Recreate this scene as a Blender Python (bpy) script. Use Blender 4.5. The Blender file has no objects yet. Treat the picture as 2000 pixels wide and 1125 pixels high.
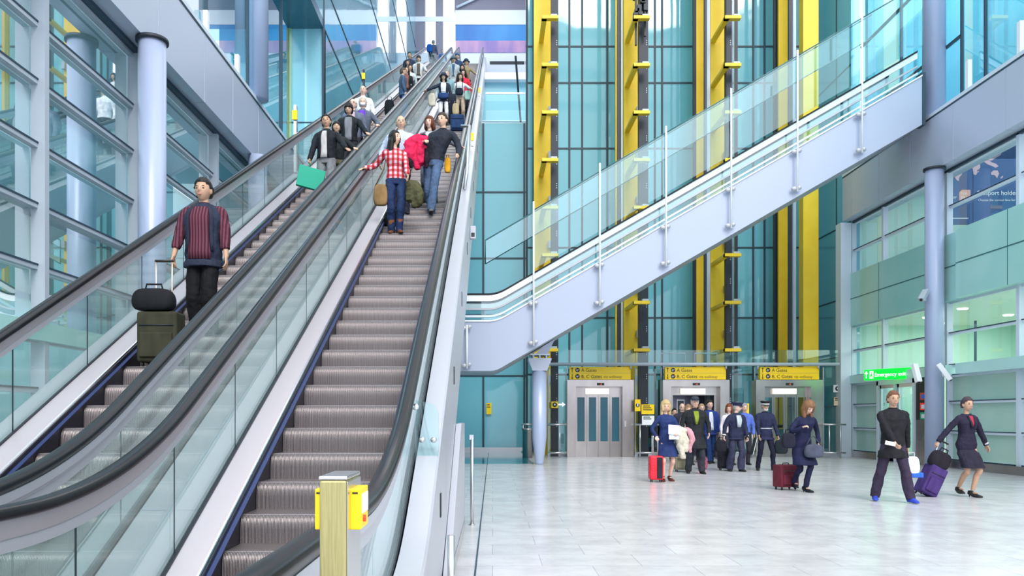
import bpy, bmesh, math, random
from mathutils import Vector, Matrix
random.seed(7)
C = bpy.context.scene.collection
R = math.radians

# ---------------------------------------------------------------- camera, world, light, exposure
F = 1560.0; CX = 962.0; CY = 813.0; EYE = 1.35
cd = bpy.data.cameras.new('camera'); cam = bpy.data.objects.new('camera', cd); C.objects.link(cam)
cam.location = (0, 0, EYE); cam.rotation_euler = (R(90), 0, 0)
cd.sensor_width = 36; cd.lens = F / 2000 * 36
cd.shift_x = (1000 - CX) / 2000; cd.shift_y = (CY - 562.5) / 2000
cd.clip_start = 0.05; cd.clip_end = 400
bpy.context.scene.camera = cam
w = bpy.data.worlds.new('sky'); bpy.context.scene.world = w; w.use_nodes = True
nt = w.node_tree; bg = nt.nodes['Background']
tc = nt.nodes.new('ShaderNodeTexCoord'); sp = nt.nodes.new('ShaderNodeSeparateXYZ'); cr = nt.nodes.new('ShaderNodeValToRGB')
nt.links.new(tc.outputs['Generated'], sp.inputs[0]); nt.links.new(sp.outputs['Z'], cr.inputs[0]); nt.links.new(cr.outputs[0], bg.inputs[0])
cr.color_ramp.elements[0].position = 0.0; cr.color_ramp.elements[0].color = (.66, .70, .80, 1)
cr.color_ramp.elements[1].position = 0.45; cr.color_ramp.elements[1].color = (.92, .96, 1.0, 1)
bg.inputs[1].default_value = 1.75
sl = bpy.data.lights.new('sun', 'SUN'); so = bpy.data.objects.new('sun', sl); C.objects.link(so)
sl.energy = 2.4; sl.angle = R(30); sl.color = (1, .97, .93); so.rotation_euler = (R(50), R(0), R(12))
vs = bpy.context.scene.view_settings
vs.view_transform = 'Standard'; vs.look = 'None'; vs.gamma = 1; vs.exposure = 0.15; vs.use_curve_mapping = False
cy = bpy.context.scene.cycles
cy.max_bounces = 10; cy.transparent_max_bounces = 24; cy.glossy_bounces = 4; cy.diffuse_bounces = 4
cy.caustics_reflective = False; cy.caustics_refractive = False; cy.sample_clamp_indirect = 6
try: cy.use_denoising = True
except Exception: pass

# ---------------------------------------------------------------- materials
def mat(name, col, rough=.5, metal=0, spec=.5, emit=0):
    m = bpy.data.materials.new(name); m.use_nodes = True
    b = m.node_tree.nodes['Principled BSDF']
    b.inputs['Base Color'].default_value = (*col, 1); b.inputs['Roughness'].default_value = rough
    b.inputs['Metallic'].default_value = metal; b.inputs['Specular IOR Level'].default_value = spec
    if emit:
        b.inputs['Emission Color'].default_value = (*col, 1); b.inputs['Emission Strength'].default_value = emit
    return m
def N(m, t): return m.node_tree.nodes.new(t)
def L(m, a, b): m.node_tree.links.new(a, b)
def bsdf(m): return m.node_tree.nodes['Principled BSDF']
def ramp(m, fac, stops):
    r = N(m, 'ShaderNodeValToRGB'); L(m, fac, r.inputs[0]); e = r.color_ramp.elements
    e[0].position, e[0].color = stops[0][0], (*stops[0][1], 1); e[1].position, e[1].color = stops[1][0], (*stops[1][1], 1)
    for p, c in stops[2:]:
        k = e.new(p); k.color = (*c, 1)
    return r.outputs[0]
def noise_mat(name, c0, c1, scale, rough=.8, metal=0, stretch=(1, 1, 1), bump=0):
    m = mat(name, c0, rough, metal)
    t = N(m, 'ShaderNodeTexCoord'); mp = N(m, 'ShaderNodeMapping'); mp.inputs['Scale'].default_value = stretch
    n = N(m, 'ShaderNodeTexNoise'); n.inputs['Scale'].default_value = scale; n.inputs['Detail'].default_value = 4
    L(m, t.outputs['Object'], mp.inputs[0]); L(m, mp.outputs[0], n.inputs[0])
    L(m, ramp(m, n.outputs[0], [(.35, c0), (.65, c1)]), bsdf(m).inputs['Base Color'])
    if bump:
        b = N(m, 'ShaderNodeBump'); b.inputs['Strength'].default_value = bump; b.inputs['Distance'].default_value = .02
        L(m, n.outputs[0], b.inputs['Height']); L(m, b.outputs[0], bsdf(m).inputs['Normal'])
    return m
def glass(name, tint=(.85, .95, .95), refl=1.0, base=.04, milk=0.0, milkcol=(.8, .9, .9), ior=1.5):
    m = bpy.data.materials.new(name); m.use_nodes = True; nt = m.node_tree; nt.nodes.clear()
    o = nt.nodes.new('ShaderNodeOutputMaterial'); tr = nt.nodes.new('ShaderNodeBsdfTransparent'); gl = nt.nodes.new('ShaderNodeBsdfGlossy')
    tr.inputs[0].default_value = (*tint, 1); gl.inputs['Roughness'].default_value = .015; gl.inputs[0].default_value = (.95, 1, 1, 1)
    ge = nt.nodes.new('ShaderNodeNewGeometry'); dt = nt.nodes.new('ShaderNodeVectorMath'); dt.operation = 'DOT_PRODUCT'
    nt.links.new(ge.outputs['Normal'], dt.inputs[0]); nt.links.new(ge.outputs['Incoming'], dt.inputs[1])
    def mth(op, a, b=None, c=None):
        n = nt.nodes.new('ShaderNodeMath'); n.operation = op
        for i, v in enumerate((a, b, c)):
            if v is None: continue
            if isinstance(v, (int, float)): n.inputs[i].default_value = v
            else: nt.links.new(v, n.inputs[i])
        return n
    fr = mth('MULTIPLY_ADD', mth('POWER', mth('SUBTRACT', 1.0, mth('ABSOLUTE', dt.outputs['Value']).outputs[0]).outputs[0], 4.0).outputs[0], .95, .04)
    ma = nt.nodes.new('ShaderNodeMath'); ma.operation = 'MULTIPLY_ADD'; ma.inputs[1].default_value = refl; ma.inputs[2].default_value = base; ma.use_clamp = True
    nt.links.new(fr.outputs[0], ma.inputs[0])
    mx = nt.nodes.new('ShaderNodeMixShader'); nt.links.new(ma.outputs[0], mx.inputs[0])
    src = tr.outputs[0]
    if milk:
        df = nt.nodes.new('ShaderNodeBsdfDiffuse'); df.inputs[0].default_value = (*milkcol, 1)
        m2 = nt.nodes.new('ShaderNodeMixShader'); m2.inputs[0].default_value = milk
        nt.links.new(tr.outputs[0], m2.inputs[1]); nt.links.new(df.outputs[0], m2.inputs[2]); src = m2.outputs[0]
    nt.links.new(src, mx.inputs[1]); nt.links.new(gl.outputs[0], mx.inputs[2]); nt.links.new(mx.outputs[0], o.inputs[0])
    return m
M = {}
M['white_metal'] = mat('white_metal', (.46, .475, .53), .32, .15)
M['white_panel'] = mat('white_panel', (.50, .55, .68), .3, .1)
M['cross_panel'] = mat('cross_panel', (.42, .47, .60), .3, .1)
M['white_paint'] = mat('white_paint', (.74, .77, .84), .4)
M['column'] = mat('column', (.40, .47, .66), .35, .1)
M['light_gap'] = mat('light_gap', (.45, .5, .6), .5)
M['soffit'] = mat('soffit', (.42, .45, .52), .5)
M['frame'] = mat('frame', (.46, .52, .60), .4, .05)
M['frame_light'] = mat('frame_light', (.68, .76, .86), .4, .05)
M['dark'] = mat('dark', (.012, .018, .03), .45)
M['dark_line'] = mat('dark_line', (.02, .05, .08), .5)
M['rubber'] = mat('rubber', (.006, .006, .009), .3, 0, .4)
M['chrome'] = mat('chrome', (.78, .78, .82), .18, 1)
M['steel'] = noise_mat('steel', (.40, .37, .36), (.56, .52, .50), 1.0, .25, 1, (1, 1, .4))
M['steel_plain'] = mat('steel_plain', (.66, .66, .68), .3, 1)
M['brass'] = noise_mat('brushed_brass', (.33, .30, .13), (.42, .38, .18), 30, .38, .4, (8, 8, .3))
M['yellow'] = noise_mat('yellow_paint', (.93, .60, .02), (.98, .67, .035), 1.5, .45)
M['sign_yellow'] = mat('sign_yellow', (1.0, .66, .005), .4)
M['black'] = mat('black', (.01, .01, .012), .5)
M['white'] = mat('white', (.85, .87, .9), .5)
M['green_band'] = noise_mat('pale_green_glass_panel', (.36, .68, .64), (.44, .74, .70), .5, .15)
M['green_band_light'] = mat('pale_green_trim', (.48, .76, .74), .2)
M['frosted'] = noise_mat('frosted_green', (.42, .66, .58), (.55, .74, .63), .4, .2)
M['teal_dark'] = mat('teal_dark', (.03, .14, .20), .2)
M['clear'] = glass('clear_glass', (.86, .97, .97), .9, .03)
M['barrier'] = glass('barrier_glass', (.84, .95, .97), 1.0, .07)
M['bal_glass'] = glass('balustrade_glass', (.88, .95, .94), .6, .03, .11, (.80, .86, .87))
M['mirror_glass'] = glass('facade_glass', (.62, .86, .90), 1.0, .50, 0, (.8,.9,.9), 1.4)
M['upper_glass'] = glass('upper_glass', (.55, .86, .92), 1.0, .18)
M['edge_green'] = mat('glass_edge', (.05, .16, .18), .2)
M['panel_joint'] = mat('panel_joint', (.03, .05, .06), .4)
M['lightstrip'] = mat('lamp', (1, .98, .92), .5, 0, .5, 5)
M['lift_lamp'] = mat('lift_lamp', (1, .96, .86), .5, 0, .5, .8)
M['exit_green'] = mat('exit_sign_green', (0.0, .95, .04), .5, 0, .5, .9)
M['exit_white'] = mat('exit_sign_white', (1, 1, 1), .5, 0, .5, 1.2)
M['room_wall'] = noise_mat('room_wall', (.55, .80, .70), (.68, .86, .74), .3, .6)
M['room_ceiling'] = mat('room_ceiling', (.80, .80, .74), .6)
M['navy_board'] = mat('navy_board', (.030, .095, .26), .4)
M['salmon'] = mat('salmon', (.80, .42, .36), .5)
M['grey_panel'] = mat('grey_panel', (.22, .21, .27), .6)

def teal():
    m = mat('teal_glass_panel', (.2, .65, .8), .05, 0, .5)
    t = N(m, 'ShaderNodeTexCoord'); n = N(m, 'ShaderNodeTexNoise'); n.inputs['Scale'].default_value = .35
    mp = N(m, 'ShaderNodeMapping'); mp.inputs['Scale'].default_value = (1, 1, .15)
    L(m, t.outputs['Object'], mp.inputs[0]); L(m, mp.outputs[0], n.inputs[0])
    L(m, ramp(m, n.outputs[0], [(.3, (.145, .45, .56)), (.7, (.21, .54, .65))]), bsdf(m).inputs['Base Color'])
    n2 = N(m, 'ShaderNodeTexNoise'); n2.inputs['Scale'].default_value = .5; b = N(m, 'ShaderNodeBump'); b.inputs['Strength'].default_value = .05; b.inputs['Distance'].default_value = .3
    L(m, t.outputs['Object'], n2.inputs[0]); L(m, n2.outputs[0], b.inputs['Height']); L(m, b.outputs[0], bsdf(m).inputs['Normal'])
    bsdf(m).inputs['Coat Weight'].default_value = .6; bsdf(m).inputs['Coat Roughness'].default_value = .02
    return m
M['teal'] = teal()
M['teal_light'] = mat('teal_light', (.32, .62, .70), .12, 0, .6)

def floor_mat():
    m = mat('terrazzo', (.7, .7, .7), .22)
    t = N(m, 'ShaderNodeTexCoord'); br = N(m, 'ShaderNodeTexBrick')
    mp = N(m, 'ShaderNodeMapping'); mp.inputs['Rotation'].default_value = (0, 0, 0)
    L(m, t.outputs['Object'], mp.inputs[0]); L(m, mp.outputs[0], br.inputs[0])
    br.inputs['Scale'].default_value = 1; br.inputs['Brick Width'].default_value = .9; br.inputs['Row Height'].default_value = .6
    br.inputs['Mortar Size'].default_value = .004; br.inputs['Mortar Smooth'].default_value = .2
    br.inputs['Color1'].default_value = (.68, .67, .69, 1); br.inputs['Color2'].default_value = (.61, .61, .63, 1); br.inputs['Mortar'].default_value = (.42, .42, .45, 1)
    n = N(m, 'ShaderNodeTexNoise'); n.inputs['Scale'].default_value = 2.5; n.inputs['Detail'].default_value = 8
    L(m, t.outputs['Object'], n.inputs[0])
    v = N(m, 'ShaderNodeTexVoronoi'); v.inputs['Scale'].default_value = 18; L(m, t.outputs['Object'], v.inputs[0])
    mx = N(m, 'ShaderNodeMix'); mx.data_type = 'RGBA'; mx.blend_type = 'MULTIPLY'; mx.inputs[0].default_value = 1
    L(m, br.outputs[0], mx.inputs[6]); L(m, ramp(m, n.outputs[0], [(.3, (.84, .83, .84)), (.6, (1, 1, 1))]), mx.inputs[7])
    m2 = N(m, 'ShaderNodeMix'); m2.data_type = 'RGBA'; m2.blend_type = 'MULTIPLY'; m2.inputs[0].default_value = 1
    L(m, mx.outputs[2], m2.inputs[6]); L(m, ramp(m, v.outputs[1], [(.0, (.93, .93, .94)), (.5, (1, 1, 1))]), m2.inputs[7])
    L(m, m2.outputs[2], bsdf(m).inputs['Base Color'])
    return m
M['floor'] = floor_mat()
M['floor_dark'] = mat('polished_teal_floor', (.05, .26, .32), .08)

def stripes_mat(name, c0, c1, scale, axis='X', rough=.35, metal=.8, bump=.6):
    m = mat(name, c0, rough, metal)
    t = N(m, 'ShaderNodeTexCoord'); wv = N(m, 'ShaderNodeTexWave'); wv.bands_direction = axis; wv.inputs['Scale'].default_value = scale
    L(m, t.outputs['Object'], wv.inputs[0])
    L(m, ramp(m, wv.outputs[1], [(.35, c0), (.65, c1)]), bsdf(m).inputs['Base Color'])
    if bump:
        b = N(m, 'ShaderNodeBump'); b.inputs['Strength'].default_value = bump; b.inputs['Distance'].default_value = .004
        L(m, wv.outputs[1], b.inputs['Height']); L(m, b.outputs[0], bsdf(m).inputs['Normal'])
    return m
M['step'] = stripes_mat('step_metal', (.14, .12, .125), (.27, .24, .24), 30, 'X', .36, .75, .5)
M['step_tread'] = stripes_mat('tread_metal', (.22, .20, .21), (.42, .38, .38), 30, 'X', .3, .8, .5)
M['deck_metal'] = mat('deck_metal', (.60, .555, .60), .34, .55)
M['brush_blue'] = mat('skirt_trim', (.02, .04, .14), .35, .3)
M['skirt'] = mat('skirt_panel', (.05, .05, .07), .3, .7)

# ---------------------------------------------------------------- mesh builder
class MB:
    def __init__(s): s.v = []; s.f = []; s.m = []; s.sm = []; s.cur = 0; s.smooth = False
    def add(s, vs, fs):
        o = len(s.v); s.v += [tuple(p) for p in vs]
        for f in fs:
            s.f.append([i + o for i in f]); s.m.append(s.cur); s.sm.append(s.smooth)
    def box(s, x0, x1, y0, y1, z0, z1):
        x0, x1 = min(x0, x1), max(x0, x1); y0, y1 = min(y0, y1), max(y0, y1); z0, z1 = min(z0, z1), max(z0, z1)
        s.add([(x0,y0,z0),(x1,y0,z0),(x1,y1,z0),(x0,y1,z0),(x0,y0,z1),(x1,y0,z1),(x1,y1,z1),(x0,y1,z1)],
              [(0,3,2,1),(4,5,6,7),(0,1,5,4),(1,2,6,5),(2,3,7,6),(3,0,4,7)]); return s
    def prism(s, poly, a, b, axis='y'):
        n = len(poly)
        g = {'y': lambda p, t: (p[0], t, p[1]), 'x': lambda p, t: (t, p[0], p[1]), 'z': lambda p, t: (p[0], p[1], t)}[axis]
        s.add([g(p, a) for p in poly] + [g(p, b) for p in poly],
              [tuple(range(n)), tuple(range(2*n-1, n-1, -1))] + [(i, i+n, (i+1) % n + n, (i+1) % n) for i in range(n)]); return s
    def rings(s, rs, cap=True, closed=True):
        n = len(rs[0]); vs = [p for r in rs for p in r]; fs = []
        for k in range(len(rs)-1):
            for i in range(n if closed else n-1):
                j = (i+1) % n; fs.append((k*n+i, k*n+j, (k+1)*n+j, (k+1)*n+i))
        if cap: fs.append(tuple(range(n-1, -1, -1))); fs.append(tuple((len(rs)-1)*n+i for i in range(n)))
        s.add(vs, fs); return s
    def tube(s, pts, r, n=10, cap=True):
        pts = [Vector(p) for p in pts]; rr = r if isinstance(r, (list, tuple)) else [r]*len(pts)
        ks = [k for k in range(len(pts)) if k == 0 or (pts[k]-pts[k-1]).length > 1e-6]
        rr = [rr[k] for k in ks]; pts = [pts[k] for k in ks]
        rs = []; ref = None
        for k, p in enumerate(pts):
            d = (pts[min(k+1, len(pts)-1)] - pts[max(k-1, 0)]).normalized()
            if ref is None: ref = Vector((0, 0, 1)) if abs(d.z) < .9 else Vector((1, 0, 0))
            u = (ref - d*ref.dot(d)).normalized(); ref = u; v = d.cross(u)
            rs.append([p + (u*math.cos(a) + v*math.sin(a))*rr[k] for a in [2*math.pi*i/n for i in range(n)]])
        sm = s.smooth; s.smooth = True; s.rings(rs, cap); s.smooth = sm; return s
    def lathe(s, prof, c=(0, 0, 0), n=16):
        sm = s.smooth; s.smooth = True
        s.rings([[(c[0]+r*math.cos(2*math.pi*i/n), c[1]+r*math.sin(2*math.pi*i/n), c[2]+z) for i in range(n)] for r, z in prof]); s.smooth = sm; return s
    def ell(s, c, r, n=12, m=8, rot=None):
        c = Vector(c); rs = []
        for k in range(m+1):
            ph = -math.pi/2 + math.pi*k/m; ph = max(min(ph, 1.5), -1.5)
            ring = []
            for i in range(n):
                a = 2*math.pi*i/n
                p = Vector((r[0]*math.cos(ph)*math.cos(a), r[1]*math.cos(ph)*math.sin(a), r[2]*math.sin(ph)))
                if rot is not None: p = rot @ p
                ring.append(c+p)
            rs.append(ring)
        sm = s.smooth; s.smooth = True; s.rings(rs); s.smooth = sm; return s
    def sweep(s, sec, ys, zf):
        """section [(x,h)] swept along Y following height function zf"""
        rs = [[(x, y, zf(y)+h) for x, h in sec] for y in ys]; s.rings(rs); return s
    def build(s, name, mats, parent=None, loc=None, rz=0):
        me = bpy.data.meshes.new(name); me.from_pydata(s.v, [], s.f)
        if not isinstance(mats, (list, tuple)): mats = [mats]
        for m in mats: me.materials.append(m)
        if len(mats) > 1: me.polygons.foreach_set('material_index', s.m)
        if any(s.sm): me.polygons.foreach_set('use_smooth', s.sm)
        bm = bmesh.new(); bm.from_mesh(me); bmesh.ops.recalc_face_normals(bm, faces=bm.faces); bm.to_mesh(me); bm.free()
        o = bpy.data.objects.new(name, me); C.objects.link(o)
        if parent: o.parent = parent
        if loc: o.location = loc
        if rz: o.rotation_euler.z = rz
        return o
def tag(o, label=None, cat=None, group=None, kind=None):
    if label: o['label'] = label
    if cat: o['category'] = cat
    if group: o['group'] = group
    if kind: o['kind'] = kind
    return o
def empty(name, loc=(0, 0, 0), rz=0):
    o = bpy.data.objects.new(name, None); C.objects.link(o); o.location = loc; o.rotation_euler.z = rz; o.empty_display_size = .1; return o
def S(o, label=None): return tag(o, label, kind='structure')
def PX(px, Y): return (px - CX) / F * Y
def PZ(py, Y): return EYE - (py - CY) / F * Y
def bevel(o, w=.01, seg=2):
    b = o.modifiers.new('bevel', 'BEVEL'); b.width = w; b.segments = seg; b.limit_method = 'ANGLE'; return o
def text(body, size, loc, mat_, parent=None, name='lettering', rot=(R(90), 0, 0), ext=.002, align='LEFT', sx=1.0):
    cu = bpy.data.curves.new(name, 'FONT'); cu.body = body; cu.size = size; cu.extrude = ext; cu.align_x = align; cu.resolution_u = 3
    cu.materials.append(mat_); o = bpy.data.objects.new(name, cu); C.objects.link(o); o.location = loc; o.rotation_euler = rot; o.scale = (sx, 1, 1)
    me = bpy.data.meshes.new_from_object(o.evaluated_get(bpy.context.evaluated_depsgraph_get())) if False else None
    bpy.context.view_layer.update()
    me = bpy.data.meshes.new_from_object(o.evaluated_get(bpy.context.evaluated_depsgraph_get()))
    if not me.materials: me.materials.append(mat_)
    bpy.data.objects.remove(o); o = bpy.data.objects.new(name, me); C.objects.link(o); o.location = loc; o.rotation_euler = rot; o.scale = (sx, 1, 1)
    if parent: o.parent = parent
    return o
def copy_tree(o, parent=None):
    c = o.copy(); C.objects.link(c); c.parent = parent
    for ch in list(o.children): copy_tree(ch, c)
    return c

def fill_lamp(x, y, z, sx, sy, power, col=(1, .98, .94)):  # unseen area lights added to brighten the rooms, galleries and shaft
    l = bpy.data.lights.new('fill_lamp', 'AREA'); l.shape = 'RECTANGLE'; l.size = sx; l.size_y = sy; l.energy = power; l.color = col
    o = bpy.data.objects.new('fill_lamp', l); C.objects.link(o); o.location = (x, y, z); return o
fill_lamp(15, 19, 4.3, 4, 14, 330)
fill_lamp(15.5, 19, 8.9, 5, 14, 260, (.9, .96, 1))
fill_lamp(-8.8, 15, 8.9, 3.5, 18, 240, (.9, .97, 1))
fill_lamp(-8.8, 15, 4.1, 3.5, 18, 300, (.95, 1, .95))
fill_lamp(-8.8, 17, 14, 4, 14, 700, (.9, .97, 1))
fill_lamp(-1.3, 50, 32.5, 7, 12, 900, (.95, .97, 1))
fill_lamp(14.6, 22, 16.5, 3, 8, 300, (.9, .97, 1))
# ================================================================ THE SETTING
S(MB().box(-22, 22, -8, 34, -.3, 0).build('floor', M['floor']))
S(MB().box(-5.5, 1.15, 22.65, 29.6, 0, .004).build('floor_strip', M['floor_dark']))
S(MB().box(-.158, -.142, -8, 29.5, 0, .006).build('floor_joint', M['dark_line']))

XR_, XL_ = 12.07, -6.48
# ---------------- back wall of teal glass panels
def wall_panels(name, x0, x1, y, z0, z1, xs, zs, m=None, lw=.035, th=.3):
    b = MB(); b.box(x0, x1, y, y+th, z0, z1); b.cur = 1
    for x in xs: b.box(x-lw, x+lw, y-.03, y, z0, z1)
    for z in zs: b.box(x0, x1, y-.025, y, z-lw*.8, z+lw*.8)
    return S(b.build(name, [m or M['teal'], M['dark_line']]))
YB = 29.6
wall_panels('wall_back', 1.23, 12.4, YB, 0, 24, [PX(p, YB) for p in (1029, 1042, 1112, 1137, 1186, 1203, 1279, 1293, 1357, 1471, 1493, 1514)],
            [15.05, 13.7, 11.27, 7.6, 5.0, 2.9])
wall_panels('wall_back_low', -5.56, 1.23, YB, 0, 12.2, [PX(p, YB) for p in (944, 1024)], [9.65, 7.2, 2.85, 5.1], th=.3)
S(MB().box(-5.56, 1.2, YB-.06, YB, 0, .2).build('baseboard_back', M['steel_plain']))
# side wall right of the lifts (recess)
b = MB(); b.box(XR_, XR_+.3, 26.9, YB, 0, 24); b.cur = 1
for z in (1.7, 3.4, 5.4, 7.9, 10.6, 13.2): b.box(XR_-.02, XR_, 26.9, YB, z-.02, z+.02)
b.box(XR_-.02, XR_, 28.0, 28.04, 0, 24)
S(b.build('wall_recess', [M['teal'], M['dark_line']]))
# mezzanine behind the low back wall
S(MB().box(-5.5, 1.22, YB+.02, 41, 12.21, 12.25).build('floor_mezzanine', M['white_paint']))
b = MB(); b.box(-5.5, 3.5, 40.8, 41, 12.25, 18.4); b.cur = 1; b.box(-5.5, 3.5, 40.74, 40.8, 14.2, 14.26); b.box(-5.5, 3.5, 40.74, 40.8, 16.4, 16.44)
S(b.build('wall_mezzanine', [M['teal_light'], M['white']]))
S(MB().box(-.6, 3.5, 40.4, 41, 18.4, 18.75).build('trim_1', M['white_paint']))
bl = empty('glass_balustrade', (0.3, YB-.1, 12.25)); tag(bl, 'low clear glass balustrade on the upper ledge right of the long escalator', 'balustrade')
MB().box(-.55, .90, 0, .02, 0, 1.0).build('pane', M['clear'], bl); MB().box(-.55, .90, -.02, .04, 1.0, 1.05).build('handrail', M['steel_plain'], bl)
MB().tube([(.55, 0, 2.4), (.93, 3, 0)], .04).build('sloping_rail', M['dark'], bl)
# shaft side wall
b = MB(); b.box(-5.86, -5.56, 26.3, 58, 0, 34); b.cur = 1
for z in (14.15, 15.7, 20.3, 24.5, 28): b.box(-5.56, -5.54, 26.3, 58, z-.03, z+.03)
b.box(-5.56, -5.535, 26.25, 26.35, 0, 34)
S(b.build('wall_shaft', [M['teal'], M['dark_line']]))
# far wall at the top of the escalators
b = MB(); b.box(-7, 9, 58, 58.4, 20, 27.75)
for x in [(-6.5+k*1.3) for k in range(12)]: pass
b.cur = 1; b.box(-2.7, 9, 57.95, 58.4, 27.75, 28.6); b.cur = 2; b.box(-2.7, 9, 57.95, 58.4, 28.6, 29.75); b.cur = 0; b.box(-2.7, 9, 57.9, 58.4, 29.75, 30.8)
b.cur = 3; b.box(-2.75, 9, 57.9, 58.4, 30.8, 34.5); b.box(-8.5, -4.9, 57.6, 58.4, 27.7, 34.5); b.cur = 4; b.box(-8.5, -2.7, 57.55, 57.6, 29.8, 30.15)
b.cur = 3; b.box(-4.1, -3.6, 57.6, 58.4, 27.0, 34.5); b.cur = 4; b.tube([(-2.6, 57.7, 30.9), (2.4, 57.7, 33.2)], .08)
def band(name, c0, c1, sc):
    return noise_mat(name, c0, c1, sc, .4, 0, (1, 1, .25))
M['blue_band'] = band('blue_banner', (.01, .14, .46), (.05, .30, .66), .35)
M['dusk_band'] = band('dusk_banner', (.16, .13, .45), (.62, .35, .50), .6)
S(b.build('wall_far', [M['white_paint'], M['dusk_band'], M['blue_band'], M['grey_panel'], M['white_paint']]))
S(MB().box(-8.5, 9, 50.3, 58, 23.2, 23.5).build('floor_upper', M['white_paint']))
b = MB()
b.box(-8.5, 9, 30, 58.4, 34.5, 34.8); b.cur = 1; b.box(-3.3, -3.2, 30, 58, 34.2, 34.5)  # unseen roof slab, extended to keep the sun off the far wall
S(b.build('ceiling_sunblock', [M['grey_panel'], M['white_paint']]))
sg = MB().box(-.2, 2.3, 57.6, 57.7, 26.5, 26.95).build('shop_fascia', M['dark']); tag(sg, 'dark horizontal fascia on the white wall at the very top of the hall', 'fascia')
for k, (px, py) in enumerate(((988, 82), (921, 90))):
    pass
# ---------------- beams
def beam(name, x0, x1, y0, y1, joints):
    b = MB(); b.box(x0, x1, y0, y1, 7.87, 9.33)
    b.cur = 1
    xf = x0 if x0 > 0 else x1; sgn = -1 if x0 > 0 else 1
    for y in joints: b.box(xf, xf+sgn*.006, y-.012, y+.012, 7.87, 9.33); b.box(x0, x1, y-.012, y+.012, 7.864, 7.87)
    b.cur = 2; b.box(x0-.02 if x0 > 0 else x0, x1 if x0 > 0 else x1+.02, y0, y1, 9.33, 9.42)
    b.cur = 3; b.box(xf, xf+sgn*.01, y0, y1, 9.29, 9.325)
    b.cur = 3; xi = (x0+.33, x0+.44) if x0 > 0 else (x1-.40, x1-.29); b.box(xi[0], xi[1], y0, y1, 7.80, 7.868)
    return S(b.build(name, [M['white_panel'], M['light_gap'], M['frame_light'], M['dark_line']]))
beam('trim_2', 11.7, 12.6, 6, 26.7, [26.0, 24.2, 22.4, 20.3, 18.2, 15.6, 13])
beam('trim_3', -6.6, -5.98, 5, 26.3, [10.4, 14.3, 16.6, 18.4, 20.4, 22.6])
# ---------------- facades
def window(n, x, y0, y1, zs, side, pane_mats, fin=.16):
    """facade bay: transoms at zs, one pane mesh per bay, fins towards the hall"""
    w_ = empty('window_%d' % n, (x, (y0+y1)/2, zs[0])); S(w_)
    s_ = -1 if side == 'r' else 1; h = (y1-y0)/2; zb = zs[0]
    f = MB()
    for ya, yb_ in ((-h+.001, -h+.055), (h-.055, h-.001)): f.box(0, s_*fin, ya, yb_, 0, zs[-1]-zb)
    for z in zs:
        f.cur = 0; f.box(0, s_*.10, -h, h, z-zb-.05, z-zb+.03); f.cur = 1; f.box(s_*.10, s_*.112, -h, h, z-zb+.006, z-zb+.03); f.cur = 0
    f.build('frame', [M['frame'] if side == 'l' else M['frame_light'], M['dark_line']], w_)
    for i in range(len(zs)-1):
        pm = pane_mats[i]
        if pm is None: continue
        za, zc = zs[i]-zb+.03, zs[i+1]-zb-.05
        if pm is FR: MB().box(.0, .02*-s_, -h+.055, h-.055, za, zc).build('pane', pm, w_)
        else:
            pq = MB(); pq.add([(.01*-s_, -h+.055, za), (.01*-s_, h-.055, za), (.01*-s_, h-.055, zc), (.01*-s_, -h+.055, zc)], [(0, 1, 2, 3)]); pq.build('pane', pm, w_)
    return w_
wn = 0
G, FR = M['clear'], M['frosted']
for (y1, y0) in ((26.8, 24.65), (24.65, 21.2), (21.2, 18.3), (18.3, 15.4), (15.4, 12.5), (12.5, 9.6)):
    wn += 1
    if y1 != 24.65: window(wn, XR_+.12, y0, y1, [.2, .95, 1.73, 2.43], 'r', [FR, FR, FR])
    wn += 1; window(wn, XR_+.12, y0, y1, [2.70, 3.54, 4.36], 'r', [G, G])
    wn += 1; window(wn, XR_+.12, y0, y1, [6.1, 6.9, 7.83], 'r', [G, G])
def slab_joint(name, x0, x1, y0, y1, z0, z1, js, zj, m, xf):
    b = MB(); b.box(x0, x1, y0, y1, z0, z1); b.cur = 1
    for y in js: b.box(xf, xf+.006*(-1 if xf > 0 else 1), y-.008, y+.008, z0, z1)
    if zj: b.box(xf, xf+.008*(-1 if xf > 0 else 1), y0, y1, zj-.014, zj+.014)
    return S(b.build(name, [m, M['edge_green']]))
slab_joint('wall_right', 11.92, 12.25, 20.45, 26.85, 4.36, 6.1, [24.65], 5.25, M['green_band'], 11.92)
slab_joint('wall_right_near', 11.80, 12.25, 8, 20.35, 4.36, 6.1, [18.3, 15.4], 5.25, M['green_band'], 11.80)
S(MB().box(11.90, 12.2, 21.0, 26.85, 2.43, 2.70).build('trim_4', M['green_band_light']))
S(MB().box(11.82, 12.2, 8, 20.4, 2.43, 2.70).build('trim_5', M['green_band_light']))
S(MB().box(11.95, 12.2, 8, 26.85, 0, .2).build('baseboard_right', M['steel']))
S(MB().box(11.6, 11.95, 26.6, 27.0, 0, 7.8).build('wall_corner', M['frame_light']))
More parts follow.
